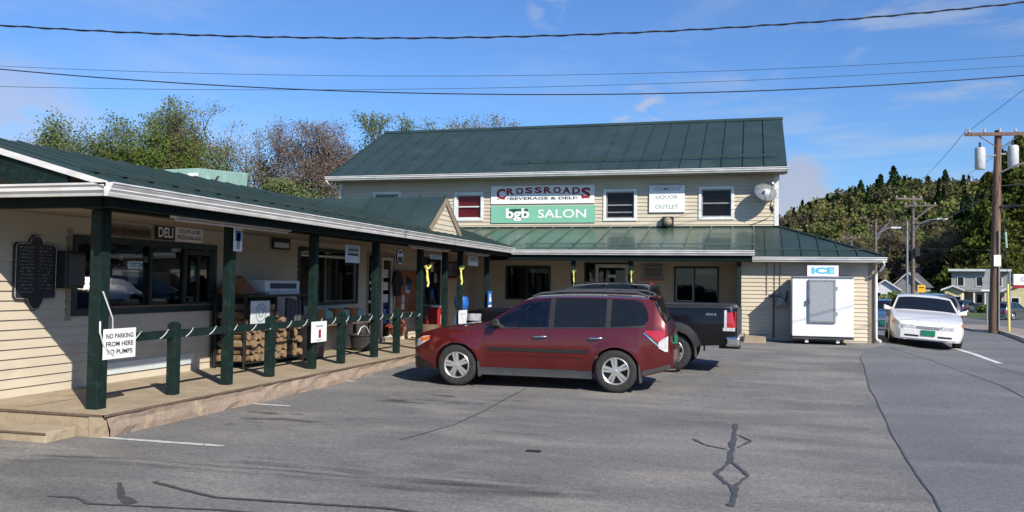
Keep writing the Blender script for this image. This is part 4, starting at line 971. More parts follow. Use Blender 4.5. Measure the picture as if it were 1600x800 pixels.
o = pk0.copy(); col.objects.link(o); o.location.y = 17.15; o['label'] = 'pale green bag at the right end of the bench past all the orange pots'
tb = empty('black_tub', (-7.95, 16.9, .25), 'black rubber tub with rope handle on the porch floor near the door', 'tub')
MB().lathe([(.001, .25), (.24, .25), (.30, .56), (.32, .56), (.32, .59), (.28, .59), (.26, .30), (.001, .30)], (-7.95, 16.9, 0), 'Z', 20).build('body', M['rubber'], tb, smooth=40)
MB().tube([(-7.95, 16.6, .58), (-7.95, 16.75, .72), (-7.95, 16.9, .76), (-7.95, 17.05, .72), (-7.95, 17.2, .58)], .012, 5).build('handle', M['rope'], tb)
nb = empty('notice_board', (WX+.05, 20.8, 1.0), 'brown notice board crowded with papers right of the side shop door', 'notice board')
MB().box((WX+.02, 20.12, .95), (WX+.06, 21.55, 2.0)).build('panel', M['terracotta'], nb)
random.seed(11)
for k in range(10):
    y = 20.2+random.random()*1.05; z = 1.0+random.random()*.75; MB().box((WX+.061+k*.001, y, z), (WX+.064+k*.001, y+random.uniform(.16, .28), z+random.uniform(.14, .25))).build('notice', M[('paper', 'grey_sign', 'ink', 'blue', 'terracotta')[k % 5]], nb)
hb = empty('hanging_basket', (-7.9, 18.55, .5), 'orange and brown planted basket beside the side shop door', 'basket')
MB().lathe([(.001, .42), (.14, .46), (.2, .6), (.21, .66), (.001, .66)], (-7.9, 18.6, 0), 'Z', 16).build('bowl', M['terracotta'], hb, smooth=40)
fl_ = MB()
for k in range(60):
    p = Vector((-7.9, 18.6, .68))+Vector((random.gauss(0, .1), random.gauss(0, .1), random.uniform(-.03, .12))); a = Vector((random.gauss(0, 1), random.gauss(0, 1), random.gauss(0, 1))).normalized()*.035; b = a.cross(Vector((0, 0, 1)))
    fl_.quad(p-a-b, p+a-b, p+a+b, p-a+b)
fl_.build('flowers', M['orange'], hb)
cl = empty('drink_cooler', (-8.1, 21.8, .245), 'red soft-drink cooler standing on the porch behind the red car hood', 'cooler')
MB().box((-8.5, 21.5, .245), (-7.95, 22.0, 1.05)).build('cabinet', M['red'], cl, bevel=.03); MB().box((-8.52, 21.48, 1.05), (-7.93, 22.02, 1.10)).build('lid', M['white_sign'], cl, bevel=.01)
MB().box((-7.948, 21.6, .6), (-7.942, 21.9, .85)).build('print', M['white_sign'], cl)
bb_ = empty('blue_display', (-7.6, 22.0, .245), 'blue and white promotional display beside the red cooler', 'display')
MB().hexa([(-7.7, 21.9, .245), (-7.4, 21.9, .245), (-7.4, 22.35, .245), (-7.7, 22.35, .245)], [(-7.65, 21.95, .95), (-7.45, 21.95, .95), (-7.45, 22.3, .95), (-7.65, 22.3, .95)]).build('stand', M['blue'], bb_, bevel=.02)
MB().lathe([(.001, .93), (.16, .98), (.2, 1.15), (.17, 1.32), (.001, 1.38)], (-7.55, 22.12, 0), 'Z', 14).build('top', M['blue'], bb_, smooth=60)
MB().box((-7.398, 21.98, .55), (-7.39, 22.2, .85)).build('print', M['white_sign'], bb_); MB().box((-7.398, 22.22, .5), (-7.385, 22.33, .8)).build('print', M['soffit'], bb_)
pl = empty('potted_plant', (-6.9, 23.0, .3), 'potted plant with spiky pale leaves beyond the red car hood', 'plant')
MB().lathe([(.001, .3), (.14, .3), (.19, .6), (.001, .6)], (-6.8, 22.3, 0), 'Z', 14).build('pot', M['black'], pl, smooth=40)
lf = MB()
for k in range(46):
    a = random.uniform(0, 6.28); e = random.uniform(.2, 1.2); L_ = random.uniform(.25, .5); d = Vector((math.cos(a)*math.cos(e), math.sin(a)*math.cos(e), math.sin(e))); s = Vector((-math.sin(a), math.cos(a), 0))*.014
    p = Vector((-6.8, 22.3, .6)); q = p+d*L_*.6; r_ = p+d*L_-Vector((0, 0, .06)); lf.quad(p-s, p+s, q+s, q-s); lf.quad(q-s, q+s, r_, r_)
lf.build('leaves', M['leaf_plant'], pl)
hat = MB(); c0 = Vector((-7.2, 21.0, 0))
bird = MB().slab([(-8.2, 20.9, .95), (-8.2, 21.15, .7), (-8.2, 21.3, .95), (-8.2, 21.5, 1.1), (-8.2, 20.8, 1.1)], (.03, 0, 0)); tag(bird.build('black_flag', M['ink'], origin=(-8.2, 21.1, .95)), 'ragged black flag hanging below the notices at the end of the porch wall', 'flag')

for k, (y, zz, mk, lab) in enumerate([(19.95, 1.35, 'ink', 'dark jacket on a hanger beside the side shop door'), (21.62, 1.3, 'clad', 'grey shirt on a hanger right of the notice board')]):
    g_ = MB().slab([(WX+.10, y-.16, zz), (WX+.10, y+.16, zz), (WX+.10, y+.17, zz+.42), (WX+.10, y+.30, zz+.25), (WX+.10, y+.33, zz+.35), (WX+.10, y+.15, zz+.62), (WX+.10, y-.15, zz+.62), (WX+.10, y-.33, zz+.35), (WX+.10, y-.30, zz+.25), (WX+.10, y-.17, zz+.42)], (.07, 0, 0))
    r_ = g_.build('hanging_jacket', M[mk], bevel=.02); tag(r_, lab, 'clothing'); MB().tube([(WX+.13, y, zz+.6), (WX+.13, y, zz+.70), (WX+.10, y, zz+.73)], .006, 5).build('hanger', M['grey_metal'], r_)
wb = empty('wooden_barrel', (-8.0, 20.9, .245), 'brown wooden half barrel planter below the notice board', 'planter')
MB().lathe([(.001, .25), (.2, .25), (.26, .42), (.25, .62), (.22, .62), (.001, .58)], (-8.0, 20.9, 0), 'Z', 18).build('barrel', M['wood'], wb, smooth=40)
MB().lathe([(.245, .33), (.25, .33), (.262, .37), (.255, .37)], (-8.0, 20.9, 0), 'Z', 18).build('hoop', M['black'], wb)
# ------------------------------------------------------------------ gas meter
gmr = empty('gas_meter', (.72, 24.1, 1.2), 'grey gas meter with pipes on the siding left of the ice chest', 'meter')
MB().lathe([(.001, -.10), (.10, -.09), (.13, -.03), (.13, .04), (.001, .06)], (.74, 24.15, 1.32), 'Y', 16).build('body', M['grey_metal'], gmr, smooth=50)
MB().box((.60, 24.08, 1.20), (.88, 24.24, 1.30)).build('cover', M['grey_metal'], gmr, bevel=.01)
MB().tube([(.56, 24.2, .35), (.56, 24.2, 1.45), (.66, 24.18, 1.48), (.74, 24.16, 1.44)], .02, 6).tube([(.84, 24.18, 1.3), (.9, 24.2, 1.45), (.9, 24.26, 1.6)], .02, 6).tube([(.42, 24.22, 1.47), (.6, 24.2, 1.47)], .03, 6).build('pipes', M['clad'], gmr)
# ------------------------------------------------------------------ ice chest
ic = empty('ice_chest', (1.72, 23.7, .33), 'white outdoor ice chest with steel door and ICE header sign against the siding', 'ice chest')
MB().box((.99, 23.26, .47), (2.46, 24.2, 1.97)).build('cabinet', M['white_box'], ic, bevel=.015)
MB().box((1.00, 23.22, 1.97), (2.47, 24.2, 2.00)).build('top_trim', M['grey_metal'], ic)
dr_ = MB().box((1.38, 23.205, .82), (2.04, 23.258, 1.92)).build('door', M['steel'], ic, bevel=.01)
frame((0, 23.205, 0), RX, 1.40, 2.02, .84, 1.90, .03, 0, .008).build('door_rim', M['grey_metal'], dr_)
MB().box((2.04, 23.20, 1.02), (2.085, 23.25, 1.10)).build('hinge', M['steel'], dr_); MB().box((2.04, 23.20, 1.66), (2.085, 23.25, 1.74)).build('hinge', M['steel'], dr_)
MB().box((1.35, 23.18, 1.30), (1.41, 23.21, 1.42)).build('handle', M['clad'], dr_)
for x in (1.35, 2.10): MB().box((x-.04, 23.35, .31), (x+.04, 23.43, .47)).build('leg', M['white_trim'], ic)
MB().box((1.0, 23.30, .40), (2.47, 24.15, .468)).build('base', M['clad'], ic)
hd = MB().box((1.37, 23.55, 2.0), (2.14, 23.68, 2.29)).build('header', M['white_box'], ic); MB().box((1.35, 23.54, 2.29), (2.16, 23.69, 2.31)).box((2.14, 23.54, 2.0), (2.16, 23.69, 2.29)).box((1.35, 23.54, 2.0), (1.37, 23.69, 2.29)).build('header_trim', M['ink'], hd)
t = MB(); put_text(t, 'ICE', (1.755, 23.55, 2.15), RX, UP, w=.56, h=.17, bold=.05, lift=.004); t.build('lettering', M['ice_blue'], hd)

# ------------------------------------------------------------------ vehicles
class Car:
    """x runs 0 (nose) .. L (tail); y across; built nose towards local -X"""
    def __init__(s, L, W, top, belt, plan, wheels, Rw, ground=.22, arch=None, edge=.07, tumble=.42, side=None, flare=.018, wid=.22):
        s.L, s.W, s.top, s.belt, s.plan, s.wheels, s.Rw = L, W, top, belt, plan, wheels, Rw
        s.ground = ground; s.Ra = arch or Rw+.05; s.edge = edge; s.tumble = tumble; s.flare = flare; s.wid = wid
        s.side = side or [(0, .93), (.15, .965), (.35, .99), (.55, 1.0), (.8, .985), (1.0, .95)]
        s.bot = None
    def zt(s, x): return lerp_tab(s.top, x)
    def zb(s, x): return min(lerp_tab(s.belt, x), s.zt(x)-.012)
    def zlow(s, x): return lerp_tab(s.bot, x) if s.bot else s.ground
    def zbot(s, x):
        for c_ in s.wheels:
            d = abs(x-c_)
            if d < s.Ra: return max(s.zlow(x), s.Rw+math.sqrt(s.Ra**2-d*d))
        return s.zlow(x)
    def w(s, x): return s.W/2*lerp_tab(s.plan, x)
    def S(s, x, z):
        zb_ = s.zb(x); w = s.w(x); zl = s.zlow(x)
        if z <= zb_:
            y = w*lerp_tab(s.side, (z-zl)/max(zb_-zl, .01))
        else: y = w*s.side[-1][1]-s.tumble*(z-zb_)
        for c_ in s.wheels:
            d = math.hypot(x-c_, z-s.Rw)
            if d < s.Ra+.16 and z < zb_:
                k = 1-max(0, (d-s.Ra)/.16); y += s.flare*k*k*(3-2*k)
        return max(y, .05)
    def ze(s, x): return max(s.zb(x), s.zt(x)-s.edge*min(1, max(0, (s.zt(x)-s.zb(x))/.15)))
    def T(s, x, y):
        ye = s.S(x, s.ze(x)); t = min(1, abs(y)/ye); return s.zt(x)-(s.zt(x)-s.ze(x))*(t**3.2)
    warp = None
    def X(s, x, y, z):
        if s.warp:
            a, fa, b, fb, zc, fz = s.warp
            if x < a: x = a-(a-x)*fa
            elif x > b: x = b+(x-b)*fb
            if z > zc: z = zc+(z-zc)*fz
        return (x-s.L/2, y, z)
    def body(s, root, m, holes=(), name='body', extra=()):
        st = set(np.round(np.arange(0, s.L+.001, .045), 3).tolist()) | {s.L}
        for c_ in s.wheels:
            for k in range(-12, 13): st.add(round(c_+s.Ra*math.sin(k/12*math.pi/2), 4))
            st.add(round(c_-s.Ra-.002, 4)); st.add(round(c_+s.Ra+.002, 4))
        for e in extra: st.add(e)
        for a, b in s.top: st.add(a)
        st = sorted(q for q in st if 0 <= q <= s.L); mb = MB(); rows = []
        NS, NG, NT = 11, 7, 7
        for x in st:
            zbt, zb_, ze = s.zbot(x), s.zb(x), s.ze(x); zbt = min(zbt, zb_-.02); r_ = []
            half = s.w(x)
            r_.append((0, zbt if not any(abs(x-c_) < s.Ra for c_ in s.wheels) else zbt)); r_.append((min(.55*s.W/1.8, half*.8), zbt))
            for k in range(NS+1): z = zbt+(zb_-zbt)*k/NS; r_.append((s.S(x, z), z))
            for k in range(1, NG+1): z = zb_+(ze-zb_)*k/NG; r_.append((s.S(x, z), z))
            ye = s.S(x, ze)
            for k in range(1, NT+1):
                y = ye*math.cos(k/NT*math.pi/2) if k < NT else 0; r_.append((y, s.T(x, y)))
            rows.append(r_)
        n = len(rows[0])
        for sg in (-1, 1):
            b = len(mb.v)
            for x, r_ in zip(st, rows): mb.v += [s.X(x, sg*y, z) for y, z in r_]
            for i in range(len(st)-1):
                for k in range(n-1):
                    xm = (st[i]+st[i+1])/2; zm = (rows[i][k][1]+rows[i+1][k+1][1])/2; skip = False
                    if 2 <= k < 2+NS+NG:
                        for h in holes:
                            if h[0] < xm < h[1] and lerp_tab(h[2], xm) < zm < lerp_tab(h[3], xm): skip = True
                    elif k >= 2+NS+NG:
                        for h in holes:
                            if len(h) > 4 and h[4] < xm < h[5] and k > 2+NS+NG: skip = True
                    if skip: continue
                    f = (b+i*n+k, b+(i+1)*n+k, b+(i+1)*n+k+1, b+i*n+k+1); mb.f.append(f if sg == 1 else f[::-1])
        m_ = len(st)*n
        for i, e in ((0, 0), (len(st)-1, 1)):
            f = [i*n+k for k in range(n)]+[m_+i*n+k for k in reversed(range(n))]; mb.f.append(tuple(f))
        return mb.build(name, m, root, smooth=38, local=True)
    def panel(s, root, name, m, x0, x1, lo, hi, sides=(-1, 1), off=.005, nx=14, nz=5, th=.0, smooth=50, sep=True, mb=None):
        outs = []
        for sg in sides:
            q = MB() if mb is None else mb; b = len(q.v)
            for i in range(nx+1):
                x = x0+(x1-x0)*i/nx; a, c_ = (lerp_tab(lo, x) if isinstance(lo, list) else lo), (lerp_tab(hi, x) if isinstance(hi, list) else hi)
                for k in range(nz+1):
                    z = a+(c_-a)*k/nz; q.v.append(s.X(x, sg*(s.S(x, z)+off), z))
            for i in range(nx):
                for k in range(nz):
                    f = (b+i*(nz+1)+k, b+(i+1)*(nz+1)+k, b+(i+1)*(nz+1)+k+1, b+i*(nz+1)+k+1); q.f.append(f if sg == 1 else f[::-1])
            if mb is None: outs.append(q.build(name, m, root, smooth=smooth, local=True))
        return outs
    def tpanel(s, root, name, m, x0, x1, yf, off=.005, nx=10, ny=10, mb=None):
        q = mb or MB(); b = len(q.v)
        for i in range(nx+1):
            x = x0+(x1-x0)*i/nx; yy = s.S(x, s.ze(x))*yf
            e = .01; n = Vector((s.zt(x-e)-s.zt(x+e), 0, 2*e)).normalized()
            for k in range(ny+1):
                y = yy*(2*k/ny-1); q.v.append(s.X(x+n.x*off, y, s.T(x, y)+n.z*off))
        for i in range(nx):
            for k in range(ny): q.f.append((b+i*(ny+1)+k, b+(i+1)*(ny+1)+k, b+(i+1)*(ny+1)+k+1, b+i*(ny+1)+k+1))
        if mb is None: return q.build(name, m, root, smooth=50, local=True)
def front_panel(car, root, name, m, y0, y1, z0, z1, x=-.006, end=0, ny=8, bow=.0):
    q = MB(); n = ny
    for i in range(n+1):
        y = y0+(y1-y0)*i/n; xx = (x+bow*(abs(y)/.8)**2) if end == 0 else (car.L-x-bow*(abs(y)/.8)**2)
        q.v += [car.X(xx, y, z0), car.X(xx, y, z1)]
    for i in range(n): f = (2*i, 2*i+2, 2*i+3, 2*i+1); q.f.append(f)
    b = len(q.v); dx = .03 if end == 0 else -.03
    q.v += [(v[0]+dx, v[1], v[2]) for v in q.v[:b]]
    for i in range(n): q.f += [(b+2*i+1, b+2*i+3, b+2*i+2, b+2*i), (2*i+1, 2*i+3, b+2*i+3, b+2*i+1), (2*i, b+2*i, b+2*i+2, 2*i+2)]
    q.f += [(0, 1, b+1, b), (2*n, b+2*n, b+2*n+1, 2*n+1)]
    return q.build(name, m, root, local=True)
def wheels(car, root, yo, w=.21, spokes=5, style='double', rimr=None, rm='rim'):
    Rw = car.Rw; rr = rimr or Rw*.655; first = {}
    for sg in (-1, 1):
        for xc in car.wheels:
            c_ = Vector(car.X(xc, sg*yo, Rw))
            if sg in first:
                t, rim, br, c0 = first[sg]
                t2 = t.copy(); col.objects.link(t2); t2.parent = root; t2.location = c_
                for ch in (rim, br): q = ch.copy(); col.objects.link(q); q.parent = t2
                continue
            # tyre: outer face at y=0, going inward
            def Y(h): return -sg*h
            prof = [(rr-.01, .02), (rr+.005, .004), (Rw-.055, -.006), (Rw-.02, .008), (Rw, .035), (Rw, w-.035), (Rw-.02, w-.008), (rr, w)]
            mb = MB().lathe([(r_, Y(h)) for r_, h in prof], (0, 0, 0), 'Y', 40)
            t = mb.build('wheel', M['rubber'], root, smooth=35, local=True); t.location = c_
            b_ = MB()
            b_.lathe([(rr-.003, Y(.004)), (rr-.012, Y(-.004)), (rr-.028, Y(.006)), (rr-.032, Y(.10)), (rr-.03, Y(.16))], (0, 0, 0), 'Y', 36)
            b_.lathe([(.001, Y(.0)), (.03, Y(.0)), (.058, Y(.012)), (.07, Y(.05))], (0, 0, 0), 'Y', 18)
            for k in range(spokes):
                a0 = 2*math.pi*k/spokes+math.pi/2+.15
                offs = (-.13, .13) if style == 'double' else (0,)
                for da in offs:
                    a = a0+da*1.15; aw = .019 if style == 'double' else .034
                    i_ = Vector((math.cos(a0+da*3.2), 0, math.sin(a0+da*3.2)))*.04; o_ = Vector((math.cos(a), 0, math.sin(a)))*(rr-.022); d = (o_-i_).normalized(); s_ = Vector((-d.z, 0, d.x))
                    y0_, y1_ = Vector((0, Y(.004), 0)), Vector((0, Y(.035), 0)); wi, wo = aw*1.2, aw*1.35
                    lo = [i_-s_*wi+y1_, o_-s_*wo+y1_, o_+s_*wo+y1_, i_+s_*wi+y1_]; hi = [i_-s_*wi*.8+y0_, o_-s_*wo*.8+y0_, o_+s_*wo*.8+y0_, i_+s_*wi*.8+y0_]
                    b_.hexa(lo, hi)
            rim = b_.build('rim', M[rm], t, smooth=30, local=True)
            d_ = MB().lathe([(.001, Y(.09)), (rr-.035, Y(.09)), (rr-.03, Y(.17)), (.001, Y(.17))], (0, 0, 0), 'Y', 24)
            br = d_.build('brake_disc', M['brake'], t, local=True)
            first[sg] = (t, rim, br, c_)
def carbox(car, root, name, m, a, b, bevel=.008, smooth=None):
    mb = MB().box(car.X(*a), car.X(*b)); return mb.build(name, m, root, local=True, bevel=bevel, smooth=smooth)
def seam_strips(car, root, lines, w=.007, mb=None):
    q = MB()
    for pts in lines:
        for sg in (-1, 1):
            for (xa, za), (xb, zb_) in zip(pts, pts[1:]):
                for k in range(6):
                    t0, t1 = k/6, (k+1)/6; x0_, z0_, x1_, z1_ = xa+(xb-xa)*t0, za+(zb_-za)*t0, xa+(xb-xa)*t1, za+(zb_-za)*t1
                    d = Vector((x1_-x0_, z1_-z0_)).normalized(); n_ = Vector((-d.y, d.x))*w/2
                    P = [(x0_-n_.x, z0_-n_.y), (x1_-n_.x, z1_-n_.y), (x1_+n_.x, z1_+n_.y), (x0_+n_.x, z0_+n_.y)]
                    q.quad(*[car.X(x, sg*(car.S(x, z)+.0025), z) for x, z in P])
    return q.build('door_seam', M['black'], root, local=True)
def mirror(car, root, x, z, m, size=1):
    for sg in (-1, 1):
        y = car.S(x, z); mb = MB()
        mb.hexa([car.X(x-.04, sg*(y-.02), z-.02), car.X(x+.10, sg*(y-.02), z-.02), car.X(x+.12*size, sg*(y+.20*size), z), car.X(x-.0, sg*(y+.20*size), z)],
                [car.X(x-.02, sg*(y-.02), z+.06), car.X(x+.09, sg*(y-.02), z+.06), car.X(x+.12*size, sg*(y+.20*size), z+.14*size), car.X(x+.02, sg*(y+.20*size), z+.14*size)])
        mb.build('mirror', m, root, local=True, bevel=.02)
def seats(car, root, xs, zseat, zhead, m):
    for x in xs:
        for y in (-.38, .38):
            mb = MB().hexa([car.X(x, y-.22, zseat-.2), car.X(x+.15, y-.22, zseat-.2), car.X(x+.15, y+.22, zseat-.2), car.X(x, y+.22, zseat-.2)], [car.X(x+.16, y-.2, zhead-.14), car.X(x+.27, y-.2, zhead-.14), car.X(x+.27, y+.2, zhead-.14), car.X(x+.16, y+.2, zhead-.14)])
            mb.box(car.X(x+.18, y-.12, zhead-.12), car.X(x+.27, y+.12, zhead+.06)); mb.build('seat', m, root, local=True, bevel=.03)

PI = math.pi
# ---- red wagon -------------------------------------------------
def red_wagon():
    top = [(0, .56), (.015, .66), (.05, .745), (.12, .80), (.25, .865), (.5, .925), (.8, .965), (1.1, .995), (1.32, 1.02), (1.40, 1.06), (1.95, 1.46), (2.06, 1.525), (2.2, 1.565), (2.6, 1.59), (3.0, 1.60), (3.4, 1.60), (3.8, 1.59), (4.10, 1.57), (4.17, 1.53), (4.40, 1.12), (4.45, 1.04), (4.49, .93), (4.50, .80), (4.53, .74), (4.56, .66), (4.56, .45)]
    belt = [(0, .52), (.05, .68), (.12, .75), (.25, .82), (.5, .885), (.9, .93), (1.3, .955), (1.6, .965), (2.5, .985), (3.6, 1.01), (4.1, 1.04), (4.35, 1.05), (4.45, .99), (4.56, .60)]
    plan = [(0, .66), (.04, .76), (.12, .855), (.25, .925), (.45, .965), (.8, .985), (1.2, .995), (3.4, .995), (3.9, .975), (4.2, .94), (4.4, .89), (4.5, .84), (4.56, .76)]
    c_ = Car(4.56, 1.78, top, belt, plan, (.93, 3.545), .338, ground=.27, arch=.375, edge=.045, tumble=.33, flare=.020)
    c_.bot = [(0, .30), (.1, .24), (.5, .26), (4.0, .27), (4.3, .33), (4.56, .42)]
    c_.warp = (.6, .84, 3.9, .80, 1.0, .87)
    # position: near-side wheels contact
    A, B = Vector((-4.65, 13.48)), Vector((-2.07, 13.50)); h = (A-B).normalized(); rz = math.atan2(-h.y, -h.x)
    mid = (A+B)/2; perp = Vector((-h.y, h.x)); perp = perp if perp.y > 0 else -perp
    xmid = (.93+3.545)/2-4.56/2
    ctr = mid+perp*.86+h*xmid
    root = empty('parked_car', (ctr.x, ctr.y, gz(ctr.x, ctr.y)+.0), 'maroon station-wagon SUV with silver five-spoke wheels parked nose to the porch', 'car', rz=rz, local=True)
    root.rotation_euler = (R(1.1), 0, rz)
    w1lo = [(1.40, .985), (1.62, .975), (2.47, .995)]; w1hi = [(1.40, 1.0), (1.6, 1.14), (1.92, 1.385), (2.08, 1.475), (2.47, 1.525)]
    w2lo = [(2.55, .998), (3.38, 1.02)]; w2hi = [(2.55, 1.528), (3.0, 1.535), (3.38, 1.535)]
    w3lo = [(3.46, 1.025), (3.9, 1.05), (4.0, 1.07), (4.08, 1.16)]; w3hi = [(3.46, 1.53), (3.8, 1.515), (3.96, 1.47), (4.04, 1.36), (4.08, 1.20)]
    hole = [(1.5, 2.45, [(1.5, 1.0), (2.45, 1.01)], [(1.5, 1.02), (1.62, 1.09), (2.0, 1.35), (2.2, 1.45), (2.45, 1.49)])]
    hole.append((2.57, 3.36, [(2.5, 1.02), (3.4, 1.04)], [(2.5, 1.49), (3.4, 1.49)], 1.45, 1.92)); hole.append((3.5, 3.98, [(3.5, 1.05), (3.98, 1.09)], [(3.5, 1.48), (3.98, 1.36)], 4.20, 4.38))
    c_.body(root, M['maroon'], hole)
    for a, b, lo, hi, m in ((1.40, 2.47, w1lo, w1hi, 'car_glass'), (2.55, 3.38, w2lo, w2hi, 'dark_glass'), (3.46, 4.08, w3lo, w3hi, 'dark_glass')):
        c_.panel(root, 'window', M[m], a, b, lo, hi, off=.004, nx=20, nz=6)
    # black window surround
    c_.panel(root, 'pillar_trim', M['black'], 2.47, 2.55, .99, 1.515, off=.006, nx=2); c_.panel(root, 'pillar_trim', M['black'], 3.38, 3.46, 1.02, 1.525, off=.006, nx=2)
    c_.panel(root, 'window_trim', M['black'], 1.36, 4.02, [(1.36, .958), (1.62, .955), (2.5, .972), (4.02, 1.035)], [(1.36, .99), (1.62, .980), (2.5, .998), (3.46, 1.027), (4.02, 1.07)], off=.006, nx=24, nz=1)
    c_.tpanel(root, 'windshield', M['car_glass'], 1.42, 1.96, .92, off=.006); c_.tpanel(root, 'rear_window', M['dark_glass'], 4.18, 4.40, .88, off=.006)
    # interior
    MB().box(c_.X(1.35, -.75, .55), c_.X(4.1, .75, .62)).build('interior_floor', M['interior'], root, local=True); carbox(c_, root, 'dashboard', M['clad'], (1.35, -.70, .62), (1.75, .70, .98), .05)
    seats(c_, root, (2.1, 3.0), .85, 1.28, M['seat_cloth'])
    MB().lathe([(.17, -.01), (.185, 0), (.17, .01), (.16, 0)], c_.X(1.85, -.36, 1.0), 'X', 20).build('steering_wheel', M['black'], root, local=True)
    carbox(c_, root, 'rear_view_mirror', M['black'], (1.98, -.10, 1.33), (2.0, .12, 1.39))
    wheels(c_, root, .868, .20, 5, 'double')
    mirror(c_, root, 1.56, 1.0, M['black'], 1)
    seam_strips(c_, root, [[(1.42, .96), (1.40, .75), (1.42, .45), (1.50, .33)], [(2.51, .98), (2.50, .70), (2.50, .33)], [(3.42, 1.0), (3.40, .80), (3.25, .55), (3.10, .40), (3.06, .33)], [(1.5, .325), (3.06, .325)], [(.30, .80), (.45, .56), (.55, .50)], [(4.36, 1.02), (4.33, .60)], [(.42, .875), (.9, .925), (1.38, .955)]])
    c_.panel(root, 'side_moulding', M['black'], 1.47, 3.12, .605, .655, off=.014, nx=12, nz=1)
    c_.panel(root, 'rocker_panel', M['clad'], 1.31, 3.17, .20, .325, off=.004, nx=12, nz=2)
    for z in (.545,): c_.panel(root, 'door_crease', M['maroon'], 1.5, 3.05, z-.018, z, off=.012, nx=12, nz=1)
    for sg in (-1, 1):
        for x in (2.22, 3.12):
            y = c_.S(x, .84); MB().tube([c_.X(x, sg*(y+.005), .845), c_.X(x+.03, sg*(y+.04), .845), c_.X(x+.19, sg*(y+.04), .85), c_.X(x+.22, sg*(y+.005), .85)], .017, 8).build('door_handle', M['chrome'], root, local=True, smooth=50)
        # roof rails
        pts = [(2.15, 1.53), (2.3, 1.60), (2.6, 1.635), (3.3, 1.65), (3.85, 1.64), (4.05, 1.57)]
        MB().tube([c_.X(x, sg*(c_.S(x, c_.ze(x))-.05), z+.01) for x, z in pts], .019, 8).build('roof_rail', M['clad'], root, local=True, smooth=50)
        mb = MB(); mb.hexa([c_.X(1.31, sg*.70, .17), c_.X(1.34, sg*.70, .17), c_.X(1.34, sg*.885, .17), c_.X(1.31, sg*.885, .17)], [c_.X(1.29, sg*.70, .42), c_.X(1.32, sg*.70, .42), c_.X(1.32, sg*.885, .42), c_.X(1.29, sg*.885, .42)])
        mb.build('mud_flap', M['clad'], root, local=True)
        mb = MB(); mb.hexa([c_.X(3.93, sg*.70, .17), c_.X(3.96, sg*.70, .17), c_.X(3.96, sg*.875, .17), c_.X(3.93, sg*.875, .17)], [c_.X(3.90, sg*.70, .45), c_.X(3.93, sg*.70, .45), c_.X(3.93, sg*.875, .45), c_.X(3.90, sg*.875, .45)])
        mb.build('mud_flap', M['clad'], root, local=True)
    # lamps
    hl = c_.panel(root, 'headlight', M['white_lens'], .04, .42, [(.04, .58), (.15, .62), (.42, .745)], [(.04, .665), (.12, .735), (.25, .79), (.42, .81)], off=.006, nx=12, nz=4)
    c_.panel(root, 'turn_signal', M['orange_lens'], .22, .42, [(.22, .70), (.42, .75)], [(.22, .765), (.42, .805)], off=.010, nx=6, nz=2)
    c_.panel(root, 'tail_light', M['red_lamp'], 4.02, 4.40, [(4.02, .955), (4.25, .82), (4.40, .74)], [(4.02, .985), (4.2, .985), (4.40, .985)], off=.008, nx=10, nz=4)
    c_.panel(root, 'reverse_light', M['white_lens'], 4.28, 4.46, [(4.28, .72), (4.40, .665), (4.46, .66)], [(4.28, .80), (4.36, .86), (4.46, .90)], off=.013, nx=6, nz=3)
    c_.panel(root, 'lamp_rim', M['chrome'], 4.0, 4.30, [(4.0, .935), (4.30, .72)], [(4.0, .958), (4.30, .755)], off=.013, nx=8, nz=1)
    # front end
    front_panel(c_, root, 'grille', M['black'], -.40, .40, .50, .62, x=-.012, bow=.05)
    front_panel(c_, root, 'lower_grille', M['black'], -.52, .52, .30, .45, x=-.02, bow=.08)
    c_.panel(root, 'bumper_lower', M['black'], .02, .50, .25, [(.02, .46), (.2, .44), (.50, .30)], off=.010, nx=8, nz=2)
    c_.panel(root, 'bumper_cover', M['clad'], 3.98, 4.50, [(3.98, .28), (4.5, .40)], [(3.98, .36), (4.3, .42), (4.5, .47)], off=.008, nx=8, nz=1)
    # rear: bumper, plate, spoiler
    front_panel(c_, root, 'bumper', M['maroon'], -.72, .72, .46, .66, x=-.012, end=1, bow=.07); front_panel(c_, root, 'licence_plate', M['plate_green'], -.15, .15, .74, .86, x=-.0, end=1)
    carbox(c_, root, 'spoiler', M['maroon'], (4.06, -.58, 1.555), (4.28, .58, 1.582), .012)
    MB().tube([c_.X(4.2, .45, .26), c_.X(4.5, .45, .27)], .03, 8).build('exhaust', M['chrome'], root, local=True)
    # hood scoop, wipers
    carbox(c_, root, 'hood_edge', M['black'], (.06, -.45, .755), (.14, .45, .79), .01)
    MB().tube([c_.X(1.42, -.5, 1.06), c_.X(1.55, .05, 1.15)], .008, 5).tube([c_.X(1.42, .1, 1.07), c_.X(1.55, .6, 1.13)], .008, 5).build('wiper', M['black'], root, local=True)
    return root
red_wagon()

